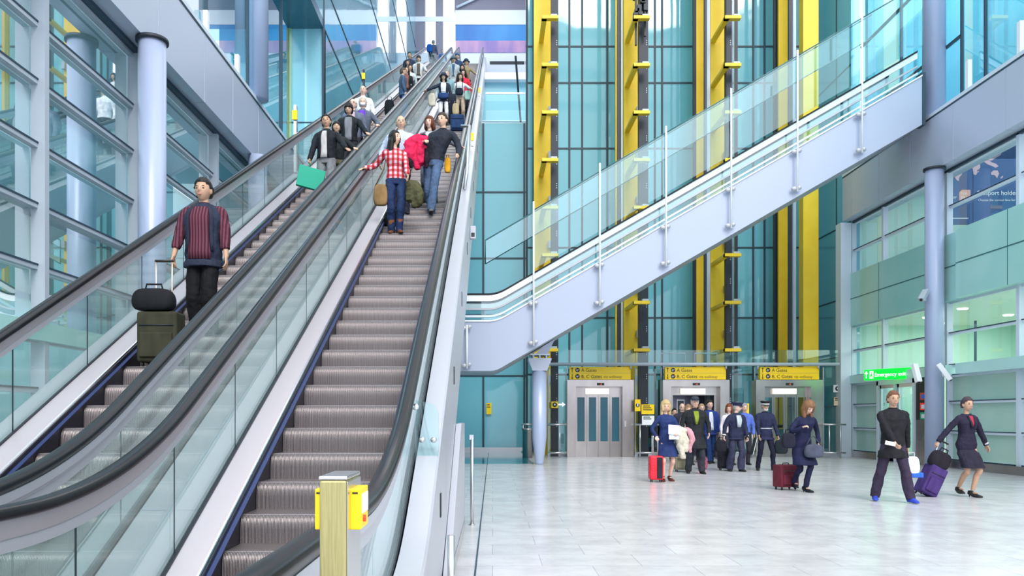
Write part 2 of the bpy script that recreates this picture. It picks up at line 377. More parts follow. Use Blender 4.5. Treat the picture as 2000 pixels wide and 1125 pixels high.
# room behind the right facade
S(MB().box(12.3, 20, 6, 29, -.02, .02).build('floor_room', M['room_wall']))
S(MB().box(17.5, 17.7, 6, 29, 0, 4.6).build('wall_room', M['room_wall']))
S(MB().box(12.3, 17.7, 26.95, 27.1, 0, 9.4).build('wall_room_end', M['room_wall']))
S(MB().box(12.1, 17.7, 8, 29, 4.40, 4.55).build('ceiling_room', M['room_ceiling']))
S(MB().box(19, 19.2, 8, 29, 4.5, 9.4).build('wall_room_upper', M['teal_light']))
for k, (x, y) in enumerate(((13.4, 24.6), (13.3, 22.6), (13.5, 20.2), (14.9, 21.5), (15.5, 24), (15.2, 19.6), (14.8, 26))):
    o = MB().lathe([(.0, 0), (.13, 0), (.14, .03), (0, .03)], n=16).build('downlight', M['lightstrip'], None, (x, y, 4.37))
    tag(o, ['bright downlight deepest behind the right glass wall, by the corner','downlight behind the exit door side of the glass wall','downlight behind the glass beside the round column, nearest the glass','downlight behind the glass straight behind the round column','downlight further inside, between two dark mullions','downlight deepest inside the nearer glass bay','downlight at the far end of the ceiling behind glass'][k], 'downlight', 'downlights behind the right glass wall')
b = MB()
for y in (25.5, 23.4, 20.1, 18.9): b.box(15.4, 15.46, y, y+.05, 0, 4.4)
S(b.build('trim_6', M['dark_line']))
# left facade
MG = M['mirror_glass']
for (y0, y1) in ((5.3, 8.28), (8.28, 11.26), (11.26, 14.24), (14.24, 18.28), (18.28, 22.3), (22.3, 26.2)):
    wn += 1; window(wn, XL_, y0, y1, [.2, .95, 1.73, 2.43], 'l', [FR, M['clear'], M['clear']], .2)
    wn += 1; window(wn, XL_, y0, y1, [2.65, 3.46, 4.32, 5.17, 6.06, 6.87, 7.8], 'l', [MG]*6, .2)
S(MB().box(-6.6, -6.25, 5, 26.3, 2.40, 2.66).build('trim_7', M['green_band']))
S(MB().box(-6.6, -6.25, 5, 26.3, 0, .2).build('baseboard_left', M['steel']))
S(MB().box(-11, -10.8, 3, 27, 0, 9.3).build('wall_left_room', M['teal_light']))
S(MB().box(-11, -6.6, 3, 27, 4.2, 4.4).build('ceiling_left_room', M['room_ceiling']))
# upper galleries
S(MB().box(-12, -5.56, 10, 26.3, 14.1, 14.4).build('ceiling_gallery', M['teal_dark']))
b = MB(); b.box(-5.86, -5.56, 10, 26.3, 14.4, 22)
S(b.build('wall_gallery_fascia', M['teal']))
b = MB(); b.box(-9, PX(594, 26.3), 26.3, 26.6, 0, 14.1); b.cur = 1; b.box(PX(594, 26.3), -5.56, 26.28, 26.6, 0, 14.1); b.cur = 2
b.box(-7.02, -6.95, 26.25, 26.3, 9, 14.1); b.box(-5.60, -5.54, 26.2, 26.3, 9.0, 14.1); b.box(-9, -5.56, 26.26, 26.28, 11.0, 11.03)
b.cur = 3; b.box(PX(562, 26.3), PX(570, 26.3), 26.24, 26.3, 8, 14.1)
S(b.build('wall_gallery_end', [M['teal'], M['teal_light'], M['dark_line'], M['yellow']]))
S(MB().box(-12, -6.2, 5, 26.3, 9.0, 9.3).build('floor_gallery_left', M['white_paint']))
S(MB().box(-11, -10.8, 5, 26.3, 9.3, 14.1).build('wall_gallery_left', M['teal_light']))
UG = M['upper_glass']
for i, (y0, y1) in enumerate(((6, 10), (10, 14.2), (14.2, 17.1), (17.1, 20.0), (20.0, 23.2), (23.2, 26.2))):
    wn += 1; w_ = S(empty('window_%d' % wn, (-6.15, y0, 9.4)))
    pq = MB(); pq.add([(0, .02, 0), (0, y1-y0-.02, 0), (0, y1-y0-.02, 4.7), (0, .02, 4.7)], [(0, 1, 2, 3)]); pq.build('pane', UG, w_)
    MB().box(-.02, .05, -.02, .02, 0, 4.7).build('frame', M['dark_line'], w_)
for i, (y0, y1) in enumerate(((12, 15), (15, 18.2), (18.2, 19.9), (19.9, 20.9), (20.9, 24.0), (24.0, 26.6))):
    wn += 1; w_ = S(empty('window_%d' % wn, (12.3, y0, 9.4)))
    pq = MB(); pq.add([(0, .02, 0), (0, y1-y0-.02, 0), (0, y1-y0-.02, 6.5), (0, .02, 6.5)], [(0, 1, 2, 3)]); pq.build('pane', UG, w_)
    f = MB(); f.box(-.05, .02, -.025, .025, 0, 6.5)
    if i > 3: f.box(-.05, .02, 0, y1-y0, 1.9, 1.96); f.box(-.05, .02, 0, y1-y0, 4.2, 4.26)
    f.build('frame', M['dark_line'], w_)
S(MB().box(12.62, 20, 8, 29, 9.33, 9.42).build('floor_gallery_right', M['white_paint']))
b = MB(); b.box(16.5, 16.7, 8, 29.5, 9.3, 17); b.box(12.6, 16.7, 26.8, 27, 9.3, 17)
S(b.build('wall_gallery_right', M['teal']))
# roof beams over the open glass roof
for k in range(6):
    S(MB().box(-8, 14, -4+k*6, -3.7+k*6, 25.5, 26.1).build('trim_%d' % (8+k), M['white_paint']))
# small posts of the upper glazing
def stub(x, y, h, side):
    o = MB().box(-.05, .05, -.06, .06, 0, h).build('glass_clamp_post', M['white'], None, (x, y, 9.42))
    return o
sp_ = [('short white clamp post on the left ledge, nearer the camera', stub(-6.06, 16.9, .5, 0)), ('short white clamp post on the left ledge, next to the round column', stub(-6.06, 18.96, .5, 0)),
       ('short white clamp post on the right ledge, beside the round column', stub(11.8, 19.8, .75, 0)), ('short white clamp post on the right ledge at the picture edge', stub(11.8, 17.85, .75, 0))]
for lb, o in sp_: tag(o, lb, 'post', 'clamp posts on the upper ledges')

# ---------------- columns
def column(x, y, r, z0, z1, label, cap=True):
    b = MB(); b.lathe([(0, 0), (r, 0), (r, z1-z0), (0, z1-z0)], n=32)
    o = b.build('round_column', M['column'], None, (x, y, z0)); tag(o, label, 'column', 'round grey columns', 'structure')
    if cap: MB().lathe([(0, 0), (r+.04, 0), (r+.04, .06), (0, .06)], (0, 0, z1-z0-.06), 32).build('collar', M['dark'], o)
    k = MB(); 
    for z in (2.3, 5.6): k.lathe([(r+.002, 0), (r+.002, .012)], (0, 0, z), 32)
    return o
column(11.6, 20.97, .23, 0, 7.86, 'round grey column in front of the right glass wall')
column(12.05, 21.8, .29, 9.43, 18, 'thicker upper round column above the right white beam', False)
column(-5.88, 13.8, .23, 0, 7.86, 'round grey column beside the left glass wall')
column(-5.88, 20.0, .23, 0, 7.86, 'round grey column hidden behind the left escalator', False)
column(-6.0, 20.4, .27, 9.43, 18, 'thicker upper round column above the left white beam', False)

# ================================================================ LIFT SHAFTS
bz = [PZ(34+92.8*k, 26.3) for k in range(8)]
def shaft_frame(label, xa, xb, y, brackets, rail, thin=None):
    """yellow steel post; brackets=(X, x_end) of the shelf arms; rail=(x0,x1) of the dark guide rail in front"""
    t = empty('lift_shaft_post', ((xa+xb)/2, y, 0)); tag(t, label, 'steel post', 'yellow lift shaft posts'); cx = (xa+xb)/2
    b = MB(); b.box(xa-cx, xb-cx, 0, .4, 0, 24); b.build('post', M['yellow'], t)
    for z in (3.9, 7.6, 11.3, 15.0): pass
    if brackets:
        x0, x1 = brackets
        for z in bz:
            k = MB(); k.box(x0-cx-.06, x0-cx+.10, -1.7, 0, z-.05, z+.05); k.box(x0-cx-.06, x1-cx, -1.75, -1.55, z-.05, z+.05)
            br = k.build('bracket', M['yellow'], t)
            MB().box((x0+x1)/2-cx, x1-cx-.03, -1.7, -1.5, z+.05, z+.12).build('clamp_plate', M['frame'], br)
            MB().box(xb-cx-.1, xb-cx+.02, -.14, -.02, z-1.0, z-.75).build('bolt_block', M['frame'], t)
    if rail:
        r = MB(); r.box(rail[0]-cx, rail[1]-cx, -1.2, -.95, 0, 24); r.cur = 1
        w_ = rail[1]-rail[0]
        for z in [1+.8*k for k in range(28)]:
            for q in range(3): r.box(rail[1]-cx-.07, rail[1]-cx-.04, -1.206, -1.2, z+q*.07, z+q*.07+.03)
        r.build('guide_rail', [M['dark'], M['frame']], t)
    return t
Y8 = 28.0
def X8(p): return PX(p, Y8)
shaft_frame('leftmost wide yellow lift shaft post with shelf brackets', X8(1043), X8(1076), Y8, (PX(1062, 26.3), PX(1090, 26.3)), (PX(1076, 26.9), PX(1090, 26.9)))
shaft_frame('second wide yellow lift shaft post with shelf brackets', X8(1219), X8(1248), Y8, (PX(1241, 26.3), PX(1269, 26.3)), (PX(1247, 26.9), PX(1265, 26.9)))
shaft_frame('third wide yellow lift shaft post with shelf brackets', X8(1388), X8(1418), Y8, (PX(1419, 26.3), PX(1447, 26.3)), (PX(1417, 26.9), PX(1428, 26.9)))
shaft_frame('rightmost wide yellow lift shaft post without shelf brackets', X8(1556), X8(1585), 27.4, None, None)
def slim(label, p0, p1, y, m, name='lift_guide_rail', cat='guide rail', z1=24):
    o = MB().box(-(PX(p1, y)-PX(p0, y))/2, (PX(p1, y)-PX(p0, y))/2, 0, .12, 0, z1).build(name, m, None, (PX((p0+p1)/2, y), y, 0)); tag(o, label, cat); return o
slim('slim yellow strut left of the second wide yellow post', 1202, 1207, 28.4, M['yellow'], 'lift_strut', 'strut')
slim('dark guide rail left of the second wide yellow post', 1206, 1212, 27.0, M['dark'])
slim('thin grey guide bar beside the second wide yellow post', 1213.5, 1216, 26.9, M['frame'])
slim('narrow yellow strut right of the first teal bay, behind the rails', 1208, 1217, 28.9, M['yellow'], 'lift_strut', 'strut')
slim('tall dark mullion left of the third pair of yellow posts', 1354, 1360, 28.6, M['dark'])
slim('narrow yellow post left of the third wide yellow post', 1360, 1376, 28.6, M['yellow'], 'lift_strut', 'strut')
slim('dark guide rail left of the third wide yellow post', 1376, 1380, 27.0, M['dark'])
slim('slate guide rail touching the third wide yellow post', 1381, 1387, 27.3, M['frame'])
slim('dark guide rail right of the third wide yellow post', 1435.5, 1441, 27.0, M['dark'])
for k, p in enumerate((1429.5, 1431.5, 1433.5)):
    o = MB().tube([(0, 0, 2.9), (0, 0, 24)], .012, 6).build('lift_cable', M['frame'], None, (PX(p, 26.9), 26.9, 0)); tag(o, ['leftmost','middle','rightmost'][k]+' of three thin grey lift cables right of the third yellow post', 'cable', 'lift cables')
slim('dark mullion left of the rightmost yellow posts', 1512, 1519, 28.8, M['dark'])
slim('narrow yellow post left of the rightmost wide yellow post', 1521, 1541, 28.6, M['yellow'], 'lift_strut', 'strut')
slim('dark guide rail left of the rightmost wide yellow post', 1541, 1547, 27.2, M['dark'])
slim('slate guide rail left of the rightmost wide yellow post', 1549, 1555, 27.5, M['frame'])
# counterweight gear at the top of the second rail
b = MB()
for k in range(14):
    x = random.uniform(-.22, .22); z = random.uniform(0, 1.3); b.box(x-.06, x+.08, -.1, .15, z, z+random.uniform(.08, .3))
b.box(-.2, -.14, -.05, .05, -.9, 1.6); b.box(.1, .16, -.05, .05, -.6, 1.6)
tag(b.build('lift_counterweight_gear', M['dark'], None, (PX(1252, 26.6), 26.6, 14.6)), 'cluster of dark mechanical gear above the top bracket of the second yellow post', 'lift gear')
# grey guard rails on top of lift lobby
for i, (p0, p1) in enumerate(((1291, 1338), (1357, 1400))):
    g = MB(); x0, x1 = PX(p0, 26.6), PX(p1, 26.6); z0, z1 = 3.05, PZ(690, 26.6)
    g.tube([(x0, 26.6, z0), (x0, 26.6, z1), (x1, 26.6, z1), (x1, 26.6, z0)], .022, 6)
    tag(g.build('guard_rail', M['frame']), 'thin grey guard frame above the %s sign' % ('left side of the middle' if i == 0 else 'right side of the middle'), 'guard rail', 'guard frames above the lifts')

# ---------------- lifts
YL = 26.3
def lift(px0, px1, d0, d1, state, label):
    x0, x1 = PX(px0, YL), PX(px1, YL); cx = (x0+x1)/2; t = empty('lift', (cx, YL, 0)); tag(t, label, 'lift', 'passenger lifts')
    a0, a1 = PX(d0, YL)-cx, PX(d1, YL)-cx; h = PZ(742, YL); ho = 2.05; hw = (x1-x0)/2
    b = MB(); b.box(-hw, a0, 0, .5, 0, h); b.box(a1, hw, 0, .5, 0, h); b.box(a0, a1, 0, .5, ho+.28, h); b.box(a0, a1, .28, .5, ho, ho+.28)
    b.build('surround', M['steel'], t)
    MB().box(a0+(a1-a0)*.22, a1-(a1-a0)*.28, .14, .27, ho+.04, ho+.22).build('header_lamp', M['lift_lamp'], t)
    k = MB().box(-.12, .12, -.01, 0, h-.18, h-.10).build('floor_display', M['black'], t)
    text('-2', .07, (-.02, -.012, h-.165), mat('display_red', (1, .15, .05), .5, 0, .5, 1.5), k, 'display_digits')
    MB().box(a1+.06, a1+.12, -.012, 0, 1.0, 1.2).build('call_panel', M['steel_plain'], t)
    if state == 'open':
        c = MB(); c.box(a0-.1, a0, .5, 2.2, 0, 2.3); c.box(a1, a1+.1, .5, 2.2, 0, 2.3); c.box(a0, a1, 2.1, 2.2, 0, 2.3); c.box(a0, a1, .5, 2.2, 2.2, 2.3); c.box(a0, a1, .5, 2.2, 0, .02)
        c.build('cabin', mat('cabin_grey', (.22, .22, .30), .3, .6), t)
        for i in range(3):
            xx = a0+.15+i*(a1-a0-.3)/2.6; q = MB(); q.box(xx, xx+.28, 2.06, 2.1, .5, 1.95); f = q.build('cabin_frame', M['steel_plain'], t)
            MB().box(xx+.03, xx+.25, 2.05, 2.06, .55, 1.9).build('pane', M['teal_dark'], f)
        MB().box(a0, a0+.12, .3, .36, 0, ho).build('door', M['steel'], t); MB().box(a1-.12, a1, .3, .36, 0, ho).build('door', M['steel'], t)
    else:
        n = 4 if state == 'shut' else 4; wd = (a1-a0)/n
        for i in range(n):
            xa = a0+i*wd; d = MB(); m_ = .07 if state == 'shut' else .055
            d.box(xa+.004, xa+wd-.004, .26, .30, 0, .52); d.box(xa+.004, xa+wd-.004, .26, .30, 1.98, ho)
            d.box(xa+.004, xa+m_, .26, .30, .52, 1.98); d.box(xa+wd-m_, xa+wd-.004, .26, .30, .52, 1.98)
            dd = d.build('door', M['steel'], t)
            MB().box(xa+m_, xa+wd-m_, .275, .285, .52, 1.98).build('pane', M['teal_dark'] if state == 'shut' else M['clear'], dd)
        if state == 'glass':
            MB().box(a0, a1, 2.2, 2.3, 0, 2.3).build('cabin', M['teal'], t)
            MB().box(a0+.9, a0+1.1, 1.8, 1.9, 0, 2.2).build('cabin_post', M['yellow'], t); MB().box(a1-.45, a1-.2, 1.8, 1.9, .9, 2.2).build('cabin_post', M['yellow'], t)
            MB().box(a0, a1, 1.8, 1.85, .95, 1.05).build('cabin_rail', M['steel_plain'], t)
    return t
lift(1108, 1238, 1125, 1216, 'shut', 'leftmost stainless steel lift with its dark glass doors shut')
lift(1295, 1425, 1311, 1407, 'open', 'middle stainless steel lift standing open with people walking out')
lift(1477, 1607, 1494, 1584, 'glass', 'rightmost stainless steel lift with clear glass doors')
def gate_sign(p0, p1, label):
    x0, x1 = PX(p0, YL), PX(p1, YL); w_ = x1-x0; z0 = PZ(741.5, YL); h = PZ(717, YL)-z0
    t = empty('gate_sign', (x0, YL-.08, z0)); tag(t, label, 'sign', 'yellow gate signs above the lifts')
    MB().box(0, w_, 0, .22, 0, h).build('panel', M['sign_yellow'], t); MB().box(0, w_, -.004, 0, h/2-.004, h/2+.004).build('divider', M['brass'], t)
    for r, (z, s1, s2) in enumerate(((h*.75, 'A Gates', ''), (h*.25, 'B, C Gates', 'via walkway'))):
        a = MB(); up = 1 if r == 0 else -1
        a.box(.075, .095, -.006, 0, z-.075, z+.075); a.prism([(.085-.05, z+up*.03), (.085, z+up*.085), (.085+.05, z+up*.03), (.085, z+up*.055)], -.006, 0)
        a.build('arrow', M['black'], t)
        c = MB(); n = 20; c.prism([(.26+.075*math.cos(2*math.pi*i/n), z+.075*math.sin(2*math.pi*i/n)) for i in range(n)], -.005, 0); ic = c.build('gate_icon', M['black'], t)
        p = MB(); ca, sa = math.cos(R(20)), math.sin(R(20))
        def rt(q): return (.26+q[0]*ca-q[1]*sa, z+q[0]*sa+q[1]*ca)
        p.prism([rt(q) for q in ((-.05, -.006), (.045, -.008), (.058, 0), (.045, .008), (-.05, .006))], -.008, -.005)
        p.prism([rt(q) for q in ((0, 0), (.015, 0), (-.02, .045), (-.03, .045))], -.008, -.005); p.prism([rt(q) for q in ((0, 0), (.015, 0), (-.02, -.045), (-.03, -.045))], -.008, -.005)
        p.build('plane_mark', M['white'], ic)
        text(s1, .155, (.38, -.004, z-.055), M['black'], t)
        if s2: text(s2, .125, (1.12, -.004, z-.055), mat('sign_brown', (.25, .14, .02), .5), t)
gate_sign(1112, 1231, 'yellow A, B and C Gates sign above the leftmost lift')
gate_sign(1298, 1416.5, 'yellow A, B and C Gates sign above the middle lift')
gate_sign(1483, 1598, 'yellow A, B and C Gates sign above the rightmost lift')
b = MB(); b.tube([(PX(1068, 26.1), 26.15, 3.05), (PX(1640, 26.1), 26.15, 3.05)], .055, 10)
for p in (1111, 1232, 1296, 1418, 1480, 1599): b.tube([(PX(p, 26.15), 26.15, 2.9), (PX(p, 26.15), 26.15, 3.1)], .03, 6)
tag(b.build('sign_rail', M['frame']), 'long grey-blue tube running above the three yellow gate signs', 'rail')
gb = empty('glass_screen', (PX(1330, 26.5), 26.55, 3.1)); tag(gb, 'low clear glass screen above the sign rail', 'glass screen')
for i in range(8):
    x = PX(1110+i*66, 26.55)-PX(1330, 26.5); MB().box(x, x+1.1, 0, .02, 0, .45).build('pane', M['clear'], gb)
# ground guard rails beside lifts
def guard(p0, p1, y, posts, label):
    t = empty('guard_rail', (PX((p0+p1)/2, y), y, 0)); cx = PX((p0+p1)/2, y); tag(t, label, 'guard rail', 'ground guard rails beside the lifts')
    for z in (1.08, .16): MB().tube([(PX(p0, y)-cx, 0, z), (PX(p1, y)-cx, 0, z)], .03, 8).build('rail', M['steel_plain'], t)
    for p in posts: MB().tube([(PX(p, y)-cx, 0, 0), (PX(p, y)-cx, 0, 1.1)], .025, 8).build('post', M['steel_plain'], t)
guard(1069, 1107, 26.0, (1093,), 'steel guard rail between the white bracket column and the leftmost lift')
guard(1240, 1290, 26.0, (1250, 1276), 'steel guard rail between the leftmost and the middle lift')
guard(1428, 1476, 26.0, (1455, 1469), 'steel guard rail between the middle and the rightmost lift')
guard(1608, 1652, 26.0, (1620, 1642), 'steel guard rail right of the rightmost lift')
guard(1018, 1040, 26.6, (1022,), 'short steel guard rail left of the white bracket column')
# lobby glass behind the guards
for i, (p0, p1) in enumerate(((1070, 1107), (1240, 1293), (1427, 1476), (1608, 1655))):
    wn += 1; w_ = S(empty('window_%d' % wn, (PX(p0, 26.9), 26.95, 0)))
    ww = PX(p1, 26.9)-PX(p0, 26.9); MB().box(0, ww, 0, .02, .1, 3.0).build('pane', M['clear'], w_)
    f = MB(); f.box(0, ww, -.02, .04, 0, .1); f.box(0, .04, -.02, .04, .1, 3.0); f.box(ww-.04, ww, -.02, .04, .1, 3.0); f.build('frame', M['frame'], w_)
# dark machinery behind the glass between lifts 1 and 2
b = MB(); b.box(.1, .8, 0, .3, 0, .25); b.box(.1, .75, 0, .1, .25, .3); b.box(.15, .75, .05, .2, .6, 1.0); b.box(.05, .1, 0, .1, 0, 2.6); b.box(.75, .8, 0, .1, 0, 2.6)
tag(b.build('lift_buffer_frame', M['dark'], None, (PX(1243, 27.6), 27.5, 0)), 'dark machinery frame behind glass between the leftmost and middle lift', 'machinery')
# small signs and bin
def small_sign(p0, p1, q0, q1, y, label, lines=0, icon=False, m=None):
    x0, x1, z0, z1 = PX(p0, y), PX(p1, y), PZ(q1, y), PZ(q0, y)
    t = empty('small_sign', ((x0+x1)/2, y, z0)); tag(t, label, 'sign'); hw = (x1-x0)/2; h = z1-z0
    MB().box(-hw, hw, 0, .04, 0, h).build('panel', m or M['sign_yellow'], t)
    k = MB()
    for i in range(lines): k.box(-hw*.8, hw*(.3+.4*((i*7) % 3)/2), -.004, 0, h*(.8-.2*i), h*(.8-.2*i)+.03)
    if lines: k.build('printed_lines', M['black'], t)
    if icon:
        n = 16; c = MB(); c.prism([(min(hw, h/2)*.7*math.cos(2*math.pi*i/n), h/2+min(hw, h/2)*.7*math.sin(2*math.pi*i/n)) for i in range(n)], -.004, 0); ic = c.build('symbol', M['black'], t)
        MB().box(-hw*.2, hw*.2, -.008, -.004, h*.4, h*.65).build('symbol_mark', M['white'], ic)
    return t
small_sign(1077, 1090, 784, 797, 26.05, 'small yellow sign with a round black symbol left of the leftmost lift', icon=True)
o = MB(); x, z = PX(1097, 26.05), PZ(790, 26.05); o.box(x-.11, x+.03, 26.05, 26.07, z-.02, z+.02); o.prism([(x+.02, z-.07), (x+.12, z), (x+.02, z+.07)], 26.05, 26.07)
tag(o.build('arrow_mark', M['exit_white']), 'small pale arrow pointing at the leftmost lift beside the yellow symbol sign', 'arrow')
small_sign(1240, 1251, 780, 803, 25.95, 'narrow yellow sign with black symbols on the right edge of the leftmost lift', icon=True)
small_sign(1253, 1278, 790, 809, 25.9, 'yellow notice with a black bar, upper one beside the leftmost lift', 3)
small_sign(1254, 1278, 812, 830, 25.9, 'pale blue notice below the yellow notice beside the leftmost lift', 2, m=M['white'])
small_sign(1453, 1463, 788, 808, 25.9, 'small yellow notice left of the rightmost lift', 2)
small_sign(1628, 1644, 752, 766, 26.85, 'small white no-entry style sticker on glass right of the rightmost lift', 0, True, M['white'])
small_sign(1629, 1646, 776, 792, 26.85, 'faded orange notice on glass right of the rightmost lift', 2, m=mat('faded_orange', (.85, .66, .42), .5))
small_sign(950, 960, 787, 809, 29.5, 'small orange notice on the teal wall left of the white bracket column', 2, m=M['sign_yellow'])
b = MB().lathe([(0, 0), (.16, 0), (.16, .88), (.19, .9), (.19, .96), (0, .96)], n=20).build('litter_bin', M['steel'], None, (PX(1030, 25.9), 25.9, 0)); tag(b, 'slim round steel bin left of the white bracket column', 'bin')
# ================================================================ LONG ESCALATORS
T = 808/1560; ZI = -2.42; ZTOP = 23.5
def fil(y, yc, d):  # smooth ramp: 0 before yc, (y-yc) after
    if y <= yc-d: return 0
    if y >= yc+d: return y-yc
    return (y-(yc-d))**2/(4*d)
Y0 = -ZI/T; YT = (ZTOP-ZI)/T
def zstep(y): return T*(fil(y, Y0, .5)-fil(y, YT, .8))
Yr = (.93+1.42)/T
def zrail(y): return .93+T*(fil(y, Yr, 1.0)-fil(y, YT+.1, .8))
def ys(a, b, fine=True):
    out = [a]; y = a
    while y < b:
        dy = .09 if (Y0-1.3 < y < Y0+1.3 or YT-1.2 < y < YT+1.2) else 1.0
        nxt = y+dy
        for lim in (Y0-1.2, YT-1.2):
            if y < lim < nxt: nxt = lim
        y = min(nxt, b); out.append(y)
    return out
PIT, RISE = .4, .4*T
def step_mesh():
    b = MB(); prof = [(0, RISE)]
    # curved riser: nosing at y=0,z=0 ; riser sinks to y=+.0, z=-RISE (towards the lower tread)
    arc = [(.050, 0.0), (.030, -.010), (.016, -.028), (.006, -.06), (.001, -.11), (0, -RISE)]
    n = len(arc)
    b.cur = 0; b.smooth = True
    b.add([(-.5, y, z) for y, z in arc]+[(.5, y, z) for y, z in arc], [(i, i+1, n+i+1, n+i) for i in range(n-1)])
    b.smooth = False; b.cur = 1
    b.box(-.5, .5, .05, PIT+.045, -.02, 0)
    b.cur = 2; b.box(-.5, .5, .05, .062, 0, .002)
    return b
step_src = {}
def escalator(cx, label, outer_right, nseed):
    t = empty('escalator', (cx, Y0, 0)); tag(t, label, 'escalator', 'long escalators')
    oy = -Y0
    def bld(b, name, mats, parent=t):
        o = b.build(name, mats, parent); o.location = (-cx, -Y0, 0); return o
    # steps
    first = None; k = 0; y = Y0-1.2; mbrest = MB(); steps_y = []
    while y < YT+1:
        steps_y.append(y); y += PIT
    for i, y in enumerate(steps_y):
        z = zstep(y)
        if i < 100:
            if 'me' not in step_src:
                o = step_mesh().build('step', [M['step'], M['step_tread'], M['deck_metal']], t); step_src['me'] = o.data
            else:
                o = bpy.data.objects.new('step', step_src['me']); C.objects.link(o); o.parent = t
            o.location = (0, y-Y0, z)
        else:
            mbrest.box(cx-.5, cx+.5, y, y+PIT, z-RISE, z)
    tag(bld(mbrest, 'upper_steps', M['step_tread']), kind='stuff')
    YA, YZ = Y0-3.2, YT+3
    # landing plates
    b = MB(); b.box(cx-.52, cx+.52, YA-.6, Y0-1.2, -.02, .012); bld(b, 'comb_plate', M['step_tread'])
    b = MB(); b.box(cx-.52, cx+.52, YT+1, YZ+.5, ZTOP-.02, ZTOP+.012); bld(b, 'landing_plate', M['step_tread'])
    Ys = ys(Y0-1.6, YZ)
    YsR = ys(YA, YZ)
    for sd in (-1, 1):
        def q(x): return cx+sd*x
        b = MB(); b.sweep([(q(.503), -.3), (q(.515), -.3), (q(.515), .09), (q(.503), .09)], Ys, zstep)
        b.cur = 1; b.sweep([(q(.475), .030), (q(.503), .02), (q(.503), .05), (q(.475), .04)], Ys, zstep)
        bld(b, 'skirt', [M['skirt'], M['brush_blue']])
        b = MB(); b.sweep([(q(.515), .02), (q(.545), .085), (q(.725), .12), (q(.725), 0)], Ys, zstep)
        b.cur = 1; b.sweep([(q(.515), .075), (q(.528), .095), (q(.54), .10), (q(.535), .06)], Ys, zstep)
        b.cur = 2; b.sweep([(q(.725), .09), (q(.745), .09), (q(.745), .135), (q(.725), .135)], Ys, zstep)
        bld(b, 'inner_deck', [M['deck_metal'], M['chrome'], M['dark']])
        # glass panels
        b = MB(); rs = []
        zb_ = lambda y: zstep(y)+.10 if y > Y0-1.2 else .10
        YsG = ys(YA+.15, YZ-.2)
        rs = [[(q(.752), y, zb_(y)), (q(.764), y, zb_(y)), (q(.764), y, zrail(y)-.05), (q(.752), y, zrail(y)-.05)] for y in YsG]
        b.rings(rs); b.cur = 1
        yy = Y0-1.9 + (.25 if nseed else 0)
        while yy < YT+1:
            yt = yy; b.add([(q(.75), yt, zb_(yt)), (q(.75), yt+.022, zb_(yt)), (q(.75), yt+.022, zrail(yt)-.05), (q(.75), yt, zrail(yt)-.05)], [(0, 1, 2, 3)]); yy += 1.25
        bld(b, 'glass_panel', [M['bal_glass'], M['panel_joint']])
        # rail profile: steel under handrail, rubber belt with newel ends
        b = MB()
        b.sweep([(q(.735), -.11), (q(.781), -.11), (q(.785), -.02), (q(.731), -.02)], YsR, zrail); b.cur = 1; b.sweep([(q(.740), -.17), (q(.776), -.17), (q(.776), -.11), (q(.740), -.11)], YsR, zrail)
        b.cur = 1; b.sweep([(q(.781), -.085), (q(.795), -.085), (q(.80), -.03), (q(.79), -.03)], YsR, zrail)
        bld(b, 'rail_profile', [M['deck_metal'], M['white_metal']])
        b = MB()
        pth = [(q(.758), y, zrail(y)+.005) for y in YsR]
        zf = zrail(YA); nose = [(q(.758), YA-.30*math.sin(a), zf+.005-.30*(1-math.cos(a))) for a in [R(180)-R(15)*i for i in range(13)]]
        sec = [(-.050, -.022), (-.048, .012), (-.030, .028), (0, .033), (.030, .028), (.048, .012), (.050, -.022), (.035, -.03), (-.035, -.03)]
        allp = nose[:-1]+pth
        rs = []
        for i, p in enumerate(allp):
            a_ = Vector(allp[max(i-1, 0)]); c_ = Vector(allp[min(i+1, len(allp)-1)]); d = (c_-a_).normalized(); nrm = Vector((0, -d.z, d.y))
            rs.append([Vector(p)+Vector((u, 0, 0))+nrm*v for u, v in sec])
        b.smooth = True; b.rings(rs); bld(b, 'handrail', M['rubber'])
    return t, bld
CR, CL = -1.355, -3.325
er, bldR = escalator(CR, 'right-hand long escalator with the plaid-shirt woman, beside the open hall', True, 0)
el, bldL = escalator(CL, 'left-hand long escalator with the man in the dark vest', False, 1)
Yd = ys(Y0-3.0, YT+2.5)
def zdk(y): return zstep(y)
# cladding right
b = MB(); b.rings([[(x, y, max(zdk(y)+h, .003 if h < 0 else .0)) for x, h in [(-.575, -.85), (-.575, .30), (-.56, .42), (-.41, .42), (-.395, .40), (-.395, -.74)]] for y in Yd])
b.cur = 1; b.sweep([(-.585, .20), (-.575, .20), (-.575, .40), (-.585, .40)], Yd, zdk)
y = Y0-.3
while y < YT:
    z = zstep(y); b.cur = 2; b.add([(-.393, y, z-.8), (-.393, y+.012, z-.8), (-.393, y+.012, z+.4), (-.393, y, z+.4)], [(0, 1, 2, 3)]); y += 2.4
b.cur = 0
clad = bldR(b, 'outer_cladding', [M['white_metal'], M['dark'], M['light_gap']])
# slot covers
b = MB(); y = 6.0
while y < 40:
    z = zstep(y)+.1; b.box(-.388, -.393, y, y+.09, z-.2, z-.02); y += 2.1
bldR(b, 'access_slot', M['dark'])
